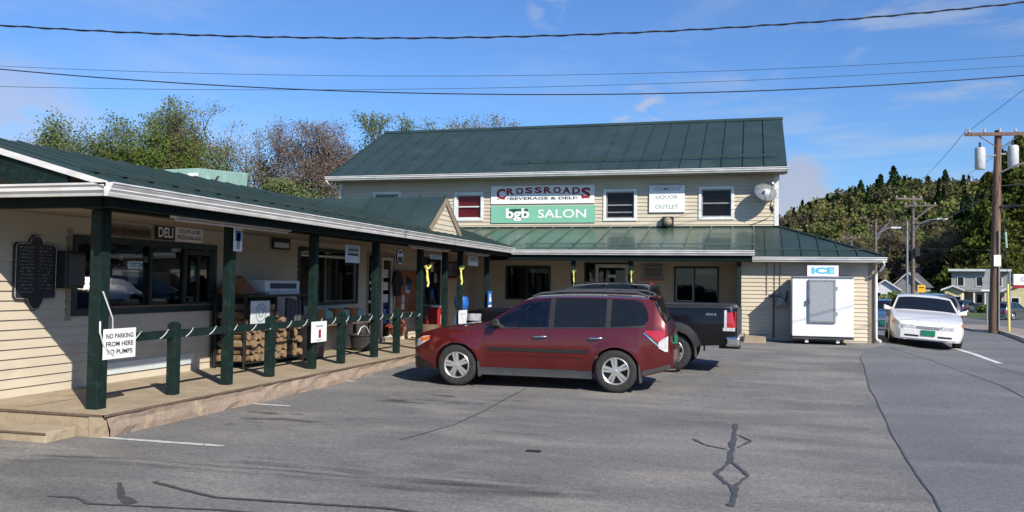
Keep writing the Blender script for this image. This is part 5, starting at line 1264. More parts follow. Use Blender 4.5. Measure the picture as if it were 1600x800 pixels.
# ---- black pickup ------------------------------------------------
def pickup():
    top = [(0, .80), (.02, .98), (.08, 1.06), (.4, 1.11), (.9, 1.14), (1.3, 1.16), (1.42, 1.19), (2.08, 1.62), (2.25, 1.70), (2.6, 1.745), (3.2, 1.75), (3.62, 1.73), (3.72, 1.68), (3.86, 1.215), (3.88, 1.20), (5.28, 1.235), (5.34, 1.20), (5.36, 1.0), (5.36, .62)]
    belt = [(0, .75), (.05, .98), (.4, 1.03), (.9, 1.06), (1.4, 1.08), (2.5, 1.10), (3.7, 1.14), (3.88, 1.19), (5.28, 1.225), (5.36, 1.0)]
    plan = [(0, .74), (.04, .84), (.15, .92), (.4, .965), (1, .99), (3.8, .99), (5.2, .985), (5.32, .97), (5.36, .95)]
    c_ = Car(5.36, 1.88, top, belt, plan, (.94, 4.19), .37, ground=.42, arch=.43, edge=.06, tumble=.34, flare=.04)
    c_.bot = [(0, .42), (.3, .36), (3.6, .42), (5.2, .52), (5.36, .58)]
    c_.warp = (.0, 1, 9, 1, 1.25, .78)
    B = Vector((-1.46, 16.39)); rz = R(-2.5); hx = Vector((-math.cos(rz), -math.sin(rz))); perp = Vector((math.sin(rz)*-1, math.cos(rz)))
    ctr = B+perp*.93+hx*(4.19-2.68)
    root = empty('pickup_truck', (ctr.x, ctr.y, gz(0, 17.3)), 'black pickup truck with covered bed parked behind the maroon car', 'truck', rz=rz, local=True)
    c_.body(root, M['black_paint'], [(1.6, 2.5, [(1.6, 1.12), (2.5, 1.13)], [(1.6, 1.2), (2.0, 1.5), (2.2, 1.62), (2.5, 1.65)], 1.47, 2.05), (2.6, 3.5, [(2.6, 1.14), (3.5, 1.16)], [(2.6, 1.65), (3.5, 1.64)])], extra=(3.865, 3.875))
    c_.panel(root, 'window', M['car_glass'], 1.5, 2.52, [(1.5, 1.11), (2.52, 1.12)], [(1.5, 1.14), (2.0, 1.53), (2.2, 1.64), (2.52, 1.67)], off=.004)
    c_.panel(root, 'window', M['dark_glass'], 2.6, 3.55, [(2.6, 1.12), (3.55, 1.15)], [(2.6, 1.67), (3.4, 1.66), (3.55, 1.6)], off=.004)
    c_.tpanel(root, 'windshield', M['car_glass'], 1.44, 2.08, .9, off=.006); c_.tpanel(root, 'rear_window', M['dark_glass'], 3.735, 3.84, .8, off=.006)
    MB().box(c_.X(1.4, -.78, .8), c_.X(3.6, .78, .86)).build('interior_floor', M['interior'], root, local=True); seats(c_, root, (2.1, 2.9), 1.05, 1.42, M['seat_cloth'])
    carbox(c_, root, 'dashboard', M['clad'], (1.4, -.75, .86), (1.75, .75, 1.12), .05)
    wheels(c_, root, .90, .24, 6, 'double', rimr=.235)
    c_.panel(root, 'fender_flare', M['black'], 4.19-.55, 4.19+.55, [(4.19-.55, .52), (4.19-.43, .42), (4.19-.40, .56), (4.19-.3, .69), (4.19, .81), (4.19+.3, .69), (4.19+.40, .56), (4.19+.43, .42), (4.74, .52)], [(3.64, .54), (3.72, .72), (3.85, .84), (4.0, .91), (4.19, .93), (4.38, .91), (4.53, .84), (4.66, .72), (4.74, .54)], off=.018, nx=28, nz=2)
    MB().box(c_.X(3.95, -.78, 1.19), c_.X(5.27, .78, 1.262)).build('bed_cover', M['black'], root, local=True, bevel=.015)
    c_.panel(root, 'bed_rail', M['black'], 3.9, 5.3, [(3.9, 1.185), (5.3, 1.20)], [(3.9, 1.215), (5.3, 1.228)], off=.012, nz=1)
    c_.panel(root, 'tail_light', M['red_lamp'], 5.20, 5.35, .84, 1.12, off=.008, nx=4, nz=4); c_.panel(root, 'lamp_rim', M['white_lens'], 5.16, 5.205, .80, 1.16, off=.014, nx=2, nz=3); c_.panel(root, 'reverse_light', M['white_lens'], 5.14, 5.35, .78, .84, off=.014, nx=4, nz=1)
    tl = MB()
    for sg in (-1, 1): tl.box(c_.X(5.35, sg*.78, .80), c_.X(5.375, sg*.90, 1.15))
    front_panel(c_, root, 'tail_light', M['red_lamp'], -.90, -.76, .82, 1.14, x=-.012, end=1); front_panel(c_, root, 'tail_light', M['red_lamp'], .76, .90, .82, 1.14, x=-.012, end=1)
    front_panel(c_, root, 'tailgate', M['black_paint'], -.73, .73, .64, 1.20, x=-.02, end=1); front_panel(c_, root, 'bumper', M['chrome'], -.92, .92, .52, .66, x=-.10, end=1, bow=.04)
    carbox(c_, root, 'bumper_step', M['chrome'], (5.18, -.935, .50), (5.44, .935, .68), .04)
    carbox(c_, root, 'hitch', M['black'], (5.0, -.08, .40), (5.40, .08, .49), .01)
    t = MB(); yv = -(c_.S(4.9, 1.1)+.008)
    put_text(t, '4X4', c_.X(4.92, yv, 1.08), (1, 0, 0), (0, 0, 1), w=.20, h=.045, bold=.03); t.build('badge', M['chrome'], root, local=True)
    seam_strips(c_, root, [[(3.87, 1.2), (3.86, .55)], [(2.56, 1.1), (2.55, .5)], [(1.45, 1.08), (1.45, .5)]])
    for sg in (-1, 1):
        for x in (2.3, 3.3): y = c_.S(x, .98); MB().tube([c_.X(x, sg*(y+.005), .98), c_.X(x+.03, sg*(y+.04), .98), c_.X(x+.19, sg*(y+.04), .98), c_.X(x+.22, sg*(y+.005), .98)], .017, 8).build('door_handle', M['black'], root, local=True)
        mb = MB(); mb.box(c_.X(4.63, sg*.72, .28), c_.X(4.65, sg*.92, .60)); mb.build('mud_flap', M['clad'], root, local=True)
        c_.panel(root, 'headlight', M['white_lens'], .05, .4, .84, .98, sides=(sg,), off=.006)
    mirror(c_, root, 1.62, 1.12, M['black_paint'], 1.15)
    front_panel(c_, root, 'grille', M['black'], -.55, .55, .62, .95, x=-.012, bow=.04)
    MB().box(c_.X(3.66, -.10, 1.722), c_.X(3.72, .10, 1.752)).build('brake_light', M['red_lamp'], root, local=True)
    for sg in (-1, 1): carbox(c_, root, 'roof_ditch_trim', M['black'], (2.3, sg*.52, 1.735), (3.6, sg*.55, 1.765), .005)
    return root
pickup()

# ---- sedans ---------------------------------------------------------
def sedan(name, loc, rz, paint, label, group, roll=0, L=4.95, W=1.86, H=1.38, detail=True, pitch=0, wagon=False, plate=True, rims='rim'):
    k = H/1.38
    top = [(0, .50), (.03, .60), (.12, .68), (.4, .76), (.9, .85), (1.35, .915), (1.45, .94), (2.12, 1.29), (2.3, 1.345), (2.7, 1.375), (3.1, 1.37), (3.45, 1.33), (3.6, 1.29), (4.12, .995), (4.3, .97), (4.8, .93), (4.90, .86), (4.95, .70), (4.95, .5)]
    belt = [(0, .48), (.05, .60), (.4, .72), (.9, .80), (1.4, .86), (2.5, .90), (3.6, .93), (4.1, .94), (4.8, .90), (4.95, .6)]
    if wagon:
        top = [(0, .62), (.03, .76), (.12, .86), (.4, .93), (.9, .98), (1.25, 1.02), (1.35, 1.05), (1.98, 1.46), (2.2, 1.56), (2.8, 1.60), (3.6, 1.59), (4.2, 1.54), (4.35, 1.48), (4.62, 1.05), (4.68, .9), (4.72, .6), (4.72, .5)]
        belt = [(0, .60), (.05, .76), (.4, .85), (.9, .92), (1.4, .96), (3.6, 1.0), (4.5, 1.02), (4.7, .8)]; L = 4.72; k = H/1.6
    top = [(a, b*k) for a, b in top]; belt = [(a, b*k) for a, b in belt]
    plan = [(0, .66), (.05, .78), (.15, .88), (.35, .95), (.8, .985), (1.4, 1), (L-1.3, 1), (L-.6, .97), (L-.2, .92), (L-.05, .84), (L, .76)]
    wh = (.98, L-1.12) if not wagon else (.92, L-1.05)
    c_ = Car(L, W, top, belt, plan, wh, .325 if not wagon else .35, ground=.20, arch=.365 if not wagon else .40, edge=.055, tumble=.45, flare=.008)
    root = empty(name, loc, label, 'car', group, rz=rz, local=True); root.rotation_euler = (roll, pitch, rz)
    c_.body(root, M[paint])
    b0 = 1.48 if not wagon else 1.42; b1 = 3.95 if not wagon else 4.4
    def hi(x): return c_.ze(x)-.03
    def lo(x): return c_.zb(x)+.02
    for a, b in (((b0+.08), b0+1.12), (b0+1.2, b0+2.02)) if not wagon else (((b0+.08), b0+1.1), (b0+1.18, b0+2.0), (b0+2.08, b0+2.75)):
        xs_ = np.linspace(a, b, 12); c_.panel(root, 'window', M['dark_glass'], a, b, [(x, lo(x)) for x in xs_], [(x, max(hi(x), lo(x)+.01)) for x in xs_], off=.004)
    ws0 = (1.47, 2.12) if not wagon else (1.37, 1.98); c_.tpanel(root, 'windshield', M['dark_glass'], ws0[0], ws0[1], .93, off=.006, ny=14)
    rw = (3.62, 4.10) if not wagon else (4.37, 4.60); c_.tpanel(root, 'rear_window', M['dark_glass'], rw[0], rw[1], .9, off=.006)
    wheels(c_, root, W/2-.025, .2, 5 if not wagon else 6, 'double', rm=rims)
    z = k
    c_.panel(root, 'headlight', M['white_lens'], .035, .34, [(.035, .555*z), (.34, .60*z)], [(.035, .605*z), (.12, .66*z), (.34, .69*z)] if not wagon else [(.035, .75*z), (.34, .83*z)], off=.006, nx=8)
    c_.panel(root, 'turn_signal', M['orange_lens'], .22, .36, .59*z, .68*z, off=.010, nx=4)
    c_.panel(root, 'tail_light', M['red_lamp'], L-.35, L-.04, .66*z, .82*z, off=.006, nx=8)
    for sg in (-1, 1):
        front_panel(c_, root, 'tail_light', M['red_lamp'], sg*W*.24, sg*W*.36, .64*z, .80*z, x=-.015, end=1)
        front_panel(c_, root, 'headlight', M['white_lens'], sg*W*.17, sg*W*.335, .50*z, .585*z, x=-.015, bow=.02)
    front_panel(c_, root, 'bumper', M[paint], -W*.36, W*.36, .24, .47*z, x=-.06, bow=.09, ny=12); front_panel(c_, root, 'bumper', M[paint], -W*.40, W*.40, .28, .55*z, x=-.05, end=1, bow=.09)
    front_panel(c_, root, 'grille', M['grey_metal'], -W*.15, W*.15, .505*z, .565*z, x=-.02, bow=.01)
    for a, b in ((-.55, -.22), (.22, .55)): front_panel(c_, root, 'lower_grille', M['black'], a, b, .285, .335, x=-.062, bow=.09)
    if plate: front_panel(c_, root, 'licence_plate', M['plate_green'], -.16, .16, .33, .47, x=-.085); front_panel(c_, root, 'licence_plate', M['plate_green'], -.15, .15, .62*z, .74*z, x=-.06, end=1)
    mirror(c_, root, b0+.10, c_.zb(b0+.1)+.03, M[paint], .95)
    seam_strips(c_, root, [[(b0-.02, lo(b0)), (b0, .3)], [(b0+1.15, lo(b0+1.1)), (b0+1.15, .3)], [(b0+2.1, lo(b0+2)), (b0+1.9, .45)]])
    return root
def at_px(d, X_): return X_
yy = 26.3
sedan('oncoming_car', (4.58, 26.7, gz(4.3, yy)-.0), R(90-6), 'white_paint', 'white sedan with green front plate rolling out beside the annex corner', 'cars on the road', roll=R(3.8), L=4.95, W=1.80)
sedan('oncoming_car', (5.85, 43.5, gz(6, 43.5)), R(90-6), 'blue_paint', 'pale blue sedan following the white sedan, half hidden by the building corner', 'cars on the road', H=1.42)
sedan('departing_car', (6.75, 37.6, gz(7, 37.2)), R(-90-2), 'grey_paint', 'grey car with red tail lamp directly behind the white sedan', 'cars on the road', H=1.5, wagon=True)
sedan('distant_car', (22.1, 103, gz(22, 103)), R(-90-35), 'navy_paint', 'dark blue hatchback far off in front of the grey porch house', 'cars on the road', H=1.6, wagon=True)
sedan('distant_car', (21.8, 85, gz(22, 85)), R(-90-38), 'grey_paint', 'silver grey car with red tail lamps beyond the near utility pole', 'cars on the road', H=1.6, wagon=True)
sedan('distant_car', (8.9, 62.5, gz(9, 62)), R(90-5), 'char_paint', 'black car behind the pale blue sedan at the far end of the street', 'cars on the road', H=1.45)

# ------------------------------------------------------------------ poles, lamps, signs on the right
def pole(name, x, y, zt_, r0, label, lean=0, m='pole_wood', arms=(), cat='utility pole', group='wooden utility poles'):
    zb_ = gz(x, y)-.05; root = empty(name, (x, y, zb_), label, cat, group)
    P = [(x+lean*t, y, zb_+(zt_-zb_)*t) for t in np.linspace(0, 1, 8)]
    MB().tube(P, [r0*(1-.35*t) for t in np.linspace(0, 1, 8)], 10).build('shaft', M[m], root, smooth=60)
    return root
def crossarm(root, x, y, z, w, ang=0, ins=4, m='pole_wood'):
    d = Vector((math.cos(ang), math.sin(ang), 0)); s = Vector((-d.y, d.x, 0)); c0 = Vector((x, y, z)); a, b = c0-d*w/2-s*.17, c0+d*w/2-s*.17
    mb = MB(); lo = [a-s*.05, b-s*.05, b+s*.05, a+s*.05]; mb.hexa([v-Vector((0, 0, .06)) for v in lo], [v+Vector((0, 0, .06)) for v in lo])
    for sg in (-1, 1): mb.tube([c0+d*sg*w*.3-s*.15-Vector((0, 0, .05)), c0-s*.08-Vector((0, 0, .55))], .02, 5)
    ca = mb.build('crossarm', M[m], root)
    for k in range(ins):
        p = a.lerp(b, .06+.88*k/(ins-1)); MB().lathe([(.02, .06), (.05, .08), (.055, .14), (.03, .16), (.045, .2), (.02, .22)], tuple(p), 'Z', 10).build('insulator', M['ceramic'], ca)
p1 = pole('utility_pole', 8.9, 36.8, 7.85, .19, 'tall wooden utility pole with two grey transformers at the right edge', lean=.18)
crossarm(p1, 9.08, 36.8, 7.68, 2.5, R(6), 5)
for dx, h0 in ((-.62, 6.35), (.52, 6.40)):
    c0 = (9.05+dx, 36.72, 0); tr = MB().lathe([(.001, h0), (.17, h0), (.19, h0+.04), (.19, h0+.78), (.16, h0+.84), (.001, h0+.86)], c0, 'Z', 18).build('transformer', M['ceramic'], p1, smooth=40)
    MB().lathe([(.03, h0+.85), (.05, h0+.9), (.03, h0+.95), (.045, h0+1.0), (.02, h0+1.05)], (c0[0], c0[1]+.03, 0), 'Z', 10).build('bushing', M['black'], tr)
    MB().box((min(c0[0], 9.05), 36.7, h0+.5), (max(c0[0], 9.05), 36.78, h0+.56)).build('bracket', M['grey_metal'], tr)
MB().tube([(9.1, 36.7, 6.2), (9.6, 36.5, 6.45), (10.6, 36.2, 6.75), (11.6, 36.0, 6.85)], .035, 6).build('arm', M['grey_metal'], p1)
MB().box((8.86, 36.56, 2.62), (9.10, 36.62, 3.05)).build('notice', M['white_sign'], p1)
MB().tube([(9.1, 36.7, 4.9), (9.3, 36.6, 4.85), (9.6, 36.5, 4.95)], .06, 6).build('cable_clamp', M['black'], p1)
MB().tube([(9.02, 36.6, .2), (9.05, 36.6, 4.0)], .03, 6).build('conduit', M['grey_metal'], p1)
# guy wire with yellow guard
gwy = empty('guy_wire', (9.22, 36.0, gz(9.9, 36)+.1), 'guy wire with a yellow plastic guard anchored right of the near pole', 'guy wire')
MB().tube([(9.22, 36.0, gz(9.2, 36)), (9.17, 36.1, 3.2), (9.1, 36.7, 6.2)], .010, 5).build('wire', M['wire'], gwy)
MB().tube([(9.22, 36.0, gz(9.2, 36)+.08), (9.19, 36.05, 1.95)], .045, 8).build('guard', M['yellow'], gwy)
MB().tube([(9.17, 36.1, 3.3), (9.15, 36.15, 3.9)], .04, 8).build('strain_insulator', M['mint_metal'], gwy)
def street_lamp(root, x, y, z, dx, dy, rise, ln, m='grey_metal'):
    pts = [(x, y, z-.3), (x+dx*.3, y+dy*.3, z+rise*.5), (x+dx*.65, y+dy*.65, z+rise*.9), (x+dx, y+dy, z+rise)]
    MB().tube(pts, .045, 6).build('lamp_arm', M[m], root, smooth=60)
    p = Vector(pts[-1]); d = Vector((dx, dy, 0)).normalized(); s = Vector((-d.y, d.x, 0))*.12
    a, b = p-d*.1, p+d*ln; MB().hexa([a-s*.6-Vector((0, 0, .08)), b-s-Vector((0, 0, .06)), b+s-Vector((0, 0, .06)), a+s*.6-Vector((0, 0, .08))], [a-s*.5+Vector((0, 0, .06)), b-s*.6+Vector((0, 0, .05)), b+s*.6+Vector((0, 0, .05)), a+s*.5+Vector((0, 0, .06))]).build('lamp_head', M['ceramic'], root, bevel=.03)
p2 = pole('utility_pole', 10.75, 65.2, 8.25, .15, 'wooden utility pole with a street lamp arm and wide crossarm in the middle distance', m='bark_pale')
crossarm(p2, 10.4, 65.2, 7.98, 2.0, R(20), 4, m='bark_pale'); crossarm(p2, 11.2, 65.2, 7.5, 2.1, R(-4), 4, m='bark_pale')
street_lamp(p2, 10.8, 65.1, 6.1, 1.5, -.2, .45, .55)
MB().tube([(10.8, 65.1, 6.5), (11.9, 65.0, 7.4)], .04, 6).build('brace', M['grey_metal'], p2)
MB().box((10.85, 64.9, 4.0), (11.15, 65.1, 4.6)).build('control_box', M['black'], p2)
p2b = pole('steel_pole', 10.25, 64.4, 6.4, .09, 'slim grey steel pole beside the pole with the warning sign', m='grey_metal', group='steel poles')
p3 = pole('street_light', 7.57, 59.2, 6.15, .12, 'pale street light pole with curved arm rising behind the annex roof', m='bark_pale', cat='street lamp', group='street lights'); street_lamp(p3, 7.57, 59.15, 5.0, 1.0, .1, .6, .5); MB().tube([(7.6, 59.1, 5.1), (8.4, 59.1, 5.95)], .03, 5).build('brace', M['grey_metal'], p3)
p4 = pole('utility_pole', 9.92, 96, 7.1, .14, 'far utility pole whose small crossarm shows just above the annex roof', m='bark_pale'); crossarm(p4, 9.92, 96, 6.95, 1.8, 0, 3, m='bark_pale')
# warning sign
sgp = empty('warning_sign', (11.05, 63.9, gz(11, 64)), 'square orange-yellow warning sign with a white plate below, by the middle pole', 'sign')
MB().tube([(11.05, 63.95, gz(11, 64)), (11.05, 63.95, 2.2)], .04, 6).build('post', M['grey_metal'], sgp)
MB().box((10.80, 63.88, 1.5), (11.30, 63.91, 2.0)).build('panel', M['sign_yellow'], sgp, bevel=.02); MB().box((10.86, 63.88, .98), (11.24, 63.91, 1.40)).build('plate', M['white_sign'], sgp)
MB().box((10.9, 63.865, 1.8), (11.2, 63.878, 1.86)).build('legend', M['ink'], sgp)
# tilted grey board sign
gbs = empty('board_sign', (13.3, 56, gz(13.3, 56)), 'grey tilted board sign on a post left of the near utility pole', 'sign')
MB().slab([(12.8, 55.6, 1.75), (13.4, 55.6, 1.75), (13.5, 55.6, 2.9), (13.05, 55.6, 2.95)], (0, .06, 0)).build('panel', M['grey_metal'], gbs); MB().tube([(13.1, 55.7, gz(13, 56)), (13.15, 55.7, 1.8)], .05, 6).build('post', M['grey_metal'], gbs)
MB().box((12.8, 55.58, 1.66), (13.4, 55.6, 1.74)).build('edge_strip', M['white_sign'], gbs)
# fuel sign
fsn = empty('fuel_sign', (18.3, 67, gz(18, 67)), 'white and red station sign on a pale post at the far right edge', 'sign')
MB().box((17.4, 66.9, 2.05), (19.6, 67.1, 2.85)).build('panel', M['white_sign'], fsn, bevel=.05); MB().box((17.38, 66.87, 1.90), (19.62, 67.12, 2.10)).build('red_band', M['red'], fsn)
t = MB(); put_text(t, 'GAS', (18.3, 66.9, 2.5), RX, UP, w=.9, h=.34, bold=.03); t.build('lettering', M['grey_ink'], fsn)
MB().tube([(17.2, 67, gz(17, 67)), (17.2, 67, 3.0)], .08, 6).tube([(19.4, 67, gz(17, 67)), (19.4, 67, 2.0)], .06, 6).build('post', M['grey_metal'], fsn)
yp = MB().tube([(17.3, 72, gz(17, 72)), (17.3, 72, 2.3)], .11, 8).build('bollard', M['yellow'], smooth=50); tag(yp, 'pale yellow post standing left of the grey porch house', 'bollard')

# ------------------------------------------------------------------ wires
def wire(name, pts, r, label, group, tw=0):
    """parabola through three points, extended past both ends"""
    (a, b, c_) = map(Vector, pts); d = (c_-a); d.z = 0; L_ = d.length; dh = d.normalized()
    tb_ = (b-a).dot(dh)/L_
    M_ = np.linalg.solve(np.array([[0, 0, 1], [tb_**2, tb_, 1], [1, 1, 1]]), np.array([a.z, b.z, c_.z]))
    ts = np.linspace(-.9, 1.9, 180); P = []
    for i, t in enumerate(ts):
        p = a+dh*L_*t; z = M_[0]*t*t+M_[1]*t+M_[2]; P.append((p.x, p.y, z))
    mb = MB().tube(P, r, 5)
    if tw:
        ts = np.linspace(-.2, 1.2, 700); Q = []
        for i, t in enumerate(ts):
            p = a+dh*L_*t; z = M_[0]*t*t+M_[1]*t+M_[2]; Q.append((p.x, p.y+.012*math.cos(i*.35), z+.012*math.sin(i*.35)))
        mb.tube(Q, r*.75, 4)
    tag(mb.build(name, M['wire'], smooth=60), label, 'cable', group)
GW = 'overhead wires crossing the sky'
wire('overhead_cable', [(-10.92, 10.34, 5.48), (-5.73, 11.79, 5.36), (3.92, 14.45, 6.04)], .011, 'thick twisted overhead cable, topmost across the whole sky', GW, tw=1)
wire('overhead_cable', [(-13.44, 12.75, 5.54), (-3.5, 15.53, 5.21), (4.83, 17.83, 5.69)], .011, 'dark overhead cable sagging lowest just above the trees and roof ridge', GW)
wire('overhead_cable', [(-18.48, 17.53, 7.06), (-10.63, 19.72, 6.93), (6.64, 24.5, 7.69)], .006, 'hair-thin overhead wire between the two heavier cables, upper one', GW)
wire('overhead_cable', [(-18.48, 17.55, 6.54), (-9.06, 20.17, 6.60), (6.64, 24.51, 7.43)], .006, 'hair-thin overhead wire between the two heavier cables, lower one', GW)
def seg(pts, r, label, group):
    P = []
    for a, b in zip(pts, pts[1:]):
        a, b = Vector(a), Vector(b)
        for k in range(12):
            t = k/12; p = a.lerp(b, t); p.z -= (a-b).length*.012*4*t*(1-t); P.append(p)
    P.append(Vector(pts[-1])); tag(MB().tube(P, r, 4).build('overhead_cable', M['wire']), label, 'cable', group)
seg([(9.0, 36.7, 7.9), (2, 60, 9.5), (-6, 90, 10)] if False else [(7.95, 36.6, 7.9), (10.0, 65.1, 8.4), (9.3, 95.9, 7.2)], .012, 'thin wire running from the left arm of the near pole to the middle pole', 'street wires')
seg([(10.1, 36.8, 7.9), (11.9, 65.3, 8.4), (10.7, 96, 7.2)], .012, 'thin wire running from the right arm of the near pole to the middle pole', 'street wires')
seg([(8.1, 36.7, 7.9), (16, 24, 15)], .010, 'thin service wire rising from the near pole towards the upper right', 'street wires')
seg([(9.0, 36.8, 5.7), (10.7, 65.2, 7.0), (-30, 75, 7.6)], .016, 'cable running left from the middle pole across the hillside', 'street wires')
seg([(9.0, 36.8, 5.5), (10.7, 65.2, 6.2)], .03, 'thick telephone cable between the near and the middle pole', 'street wires')
seg([(30, 60, 4.3), (10.7, 65.2, 4.6), (-20, 66, 5.0)], .02, 'pale cable crossing low over the street in front of the trees', 'street wires')
seg([(9.1, 36.8, 4.95), (30, 45, 6.5)], .03, 'dark cable leaving the near pole to the right', 'street wires')
seg([(9.1, 36.8, 5.7), (34, 40, 8.5)], .03, 'upper dark cable leaving the near pole to the right', 'street wires')

# ------------------------------------------------------------------ houses
def house(loc, w, d, h, rh, paint, label, porch=False, rz=0, flat=False, group='houses along the far street'):
    root = empty('house', loc, label, 'house', group, rz=rz, local=True)
    B = lambda a, b: MB().box(a, b)
    B((-w/2, 0, -.5), (w/2, d, h)).build('wall', M[paint], root, local=True)
    mb = MB(); e = .35
    if flat: mb.box((-w/2-e, -e-.3, h), (w/2+e, d+e, h+.28))
    else:
        for s in (-1, 1): mb.slab([(s*(w/2+e), -e, h-.15), (s*(w/2+e), d+e, h-.15), (0, d+e, h+rh), (0, -e, h+rh)], (0, 0, .12))
    mb.build('roof', M['shingle'] if not flat else M['grey_sign'], root, local=True)
    if not flat:
        MB().slab([(-w/2, -.01, h), (w/2, -.01, h), (0, -.01, h+rh-.1)], (0, .1, 0)).build('gable_panel', M[paint], root, local=True)
        rr = MB()
        for s in (-1, 1): rr.slab([(s*(w/2+e), -e-.03, h-.2), (0, -e-.03, h+rh-.05), (0, -e-.03, h+rh+.15), (s*(w/2+e), -e-.03, h+.02)], (0, .05, 0))
        rr.build('rake_board', M['house_white'], root, local=True)
    n = max(2, int(w/1.9))
    for fl in range(2 if h > 3.6 else 1):
        for k in range(n):
            x = -w/2+(k+.5)*w/n; z = (.9 if fl == 0 else 3.0)-(.3 if h < 3 else 0)
            f = frame((0, 0, 0), RX, x-.42, x+.42, z, z+1.25, .09, 0, .06).build('window', M['house_white'], root, local=True); pane((0, 0, 0), RX, x-.36, x+.36, z+.06, z+1.2, .02).build('pane', M['dark_glass'], f, local=True)
    if porch:
        MB().box((-w/2-.2, -2.2, 2.35), (w/2+.2, 0, 2.6)).build('porch_roof', M['grey_metal'], root, local=True)
        for k in range(6):
            x = -w/2+.1+(w-.2)*k/5; MB().box((x-.09, -2.1, -.4), (x+.09, -1.92, 2.35)).build('porch_column', M['house_white'], root, local=True)
        MB().box((-w/2, -2.1, -.5), (w/2, 0, .1)).build('porch_floor', M['house_grey'], root, local=True)
    return root
house((27.2, 119, -.85), 6.2, 7, 4.9, 1, 'house_grey', 'grey two-storey house with white porch columns and flat roof beyond the street', porch=True, rz=R(-12), flat=True)
house((21.0, 131, -.6), 3.6, 6, 2.7, 1.9, 'house_grey', 'small grey gabled house with white rake boards behind the warning sign', rz=R(-20))
house((18.0, 131, -.6), 3.6, 5, 2.2, 1.3, 'house_white', 'small white gabled house left of the warning sign', rz=R(-10))
house((29.3, 104, -.85), 6.0, 5, 2.6, 1.2, 'house_yellow', 'yellow house behind the near utility pole', rz=R(-15))
house((23.2, 114, -.85), 1.9, 4, 2.6, .4, 'house_yellow', 'small cream shed left of the grey porch house', rz=R(-15))
msd = empty('mint_container', (-22.8, 31.7, .3), 'pale mint green metal container rising behind the left roof', 'container')
MB().hexa([(-24.3, 30, 0), (-21.5, 30, 0), (-21.5, 33.5, 0), (-24.3, 33.5, 0)], [(-24.3, 30, 6.14), (-21.5, 30, 6.18), (-21.5, 33.5, 6.42), (-24.3, 33.5, 6.42)]).build('body', M['mint_metal'], msd, bevel=.02)
MB().box((-21.95, 29.95, 5.35), (-21.52, 29.99, 5.98)).build('panel', M['white_sign'], msd); MB().box((-22.8, 29.94, 5.88), (-22.6, 29.99, 5.96)).build('vent', M['black'], msd)
MB().tube([(-21.47, 30.9, 5.6), (-21.47, 31.3, 6.0)], .05, 5).build('fitting', M['black'], msd)
rbb = MB()
for k in range(7): rbb.box((-21.499, 30.3+k*.48, .1), (-21.46, 30.36+k*.48, 6.08))
rbb.build('ribs', M['mint_metal'], msd)
# ------------------------------------------------------------------ vegetation
def np_mesh(name, V, F4, m, parent=None, loc=(0, 0, 0), colors=None):
    me = bpy.data.meshes.new(name); V = np.asarray(V, dtype=np.float32).reshape(-1, 3); F4 = np.asarray(F4, dtype=np.int32); nf = len(F4)
    me.vertices.add(len(V)); me.vertices.foreach_set('co', V.ravel()); me.loops.add(nf*4); me.loops.foreach_set('vertex_index', F4.ravel())
    me.polygons.add(nf); me.polygons.foreach_set('loop_start', np.arange(nf, dtype=np.int32)*4); me.polygons.foreach_set('loop_total', np.full(nf, 4, dtype=np.int32))
    if colors is not None:
        ca = me.color_attributes.new('species', 'FLOAT_COLOR', 'POINT'); cc = np.ones((len(V), 4), dtype=np.float32); cc[:, :3] = colors; ca.data.foreach_set('color', cc.ravel())
    me.update(calc_edges=True); me.validate(); me.materials.append(m)
    o = bpy.data.objects.new(name, me); col.objects.link(o); o.location = loc; o.parent = parent; return o
def leaf_mat(name, c1, c2, trans=.35, attr=False, nscale=.35):
    m = bpy.data.materials.new(name); m.use_nodes = True; t = m.node_tree; t.nodes.clear(); o = t.nodes.new('ShaderNodeOutputMaterial')
    d = t.nodes.new('ShaderNodeBsdfDiffuse'); tr = t.nodes.new('ShaderNodeBsdfTranslucent'); mx = t.nodes.new('ShaderNodeMixShader'); mx.inputs[0].default_value = trans
    tcn = t.nodes.new('ShaderNodeTexCoord'); n = t.nodes.new('ShaderNodeTexNoise'); n.inputs['Scale'].default_value = nscale; n.inputs['Detail'].default_value = 5; n.inputs['Roughness'].default_value = .7
    t.links.new(tcn.outputs['Object'], n.inputs['Vector']); r = t.nodes.new('ShaderNodeMapRange'); r.inputs['From Min'].default_value = .38; r.inputs['From Max'].default_value = .62
    t.links.new(n.outputs['Fac'], r.inputs['Value']); c_ = t.nodes.new('ShaderNodeMix'); c_.data_type = 'RGBA'; t.links.new(r.outputs[0], c_.inputs[0])
    if attr:
        a = t.nodes.new('ShaderNodeAttribute'); a.attribute_name = 'species'; c_.blend_type = 'MULTIPLY'; c_.inputs[0].default_value = 1; t.links.new(a.outputs['Color'], c_.inputs[6])
        t.links.remove(c_.inputs[0].links[0]); v = t.nodes.new('ShaderNodeMix'); v.data_type = 'RGBA'; v.inputs[6].default_value = (.7, .7, .7, 1); v.inputs[7].default_value = (1.3, 1.3, 1.2, 1); t.links.new(r.outputs[0], v.inputs[0]); t.links.new(v.outputs[2], c_.inputs[7])
    else: c_.inputs[6].default_value = (*c1, 1); c_.inputs[7].default_value = (*c2, 1)
    t.links.new(c_.outputs[2], d.inputs[0]); t.links.new(c_.outputs[2], tr.inputs[0]); t.links.new(d.outputs[0], mx.inputs[1]); t.links.new(tr.outputs[0], mx.inputs[2]); t.links.new(mx.outputs[0], o.inputs[0]); return m
M['leaf_spring'] = leaf_mat('spring_leaf', (.20, .235, .10), (.12, .165, .065))
M['leaf_fresh'] = leaf_mat('fresh_leaf', (.17, .215, .05), (.10, .15, .03))
M['bud_pink'] = leaf_mat('reddish_bud', (.27, .205, .17), (.19, .15, .12))
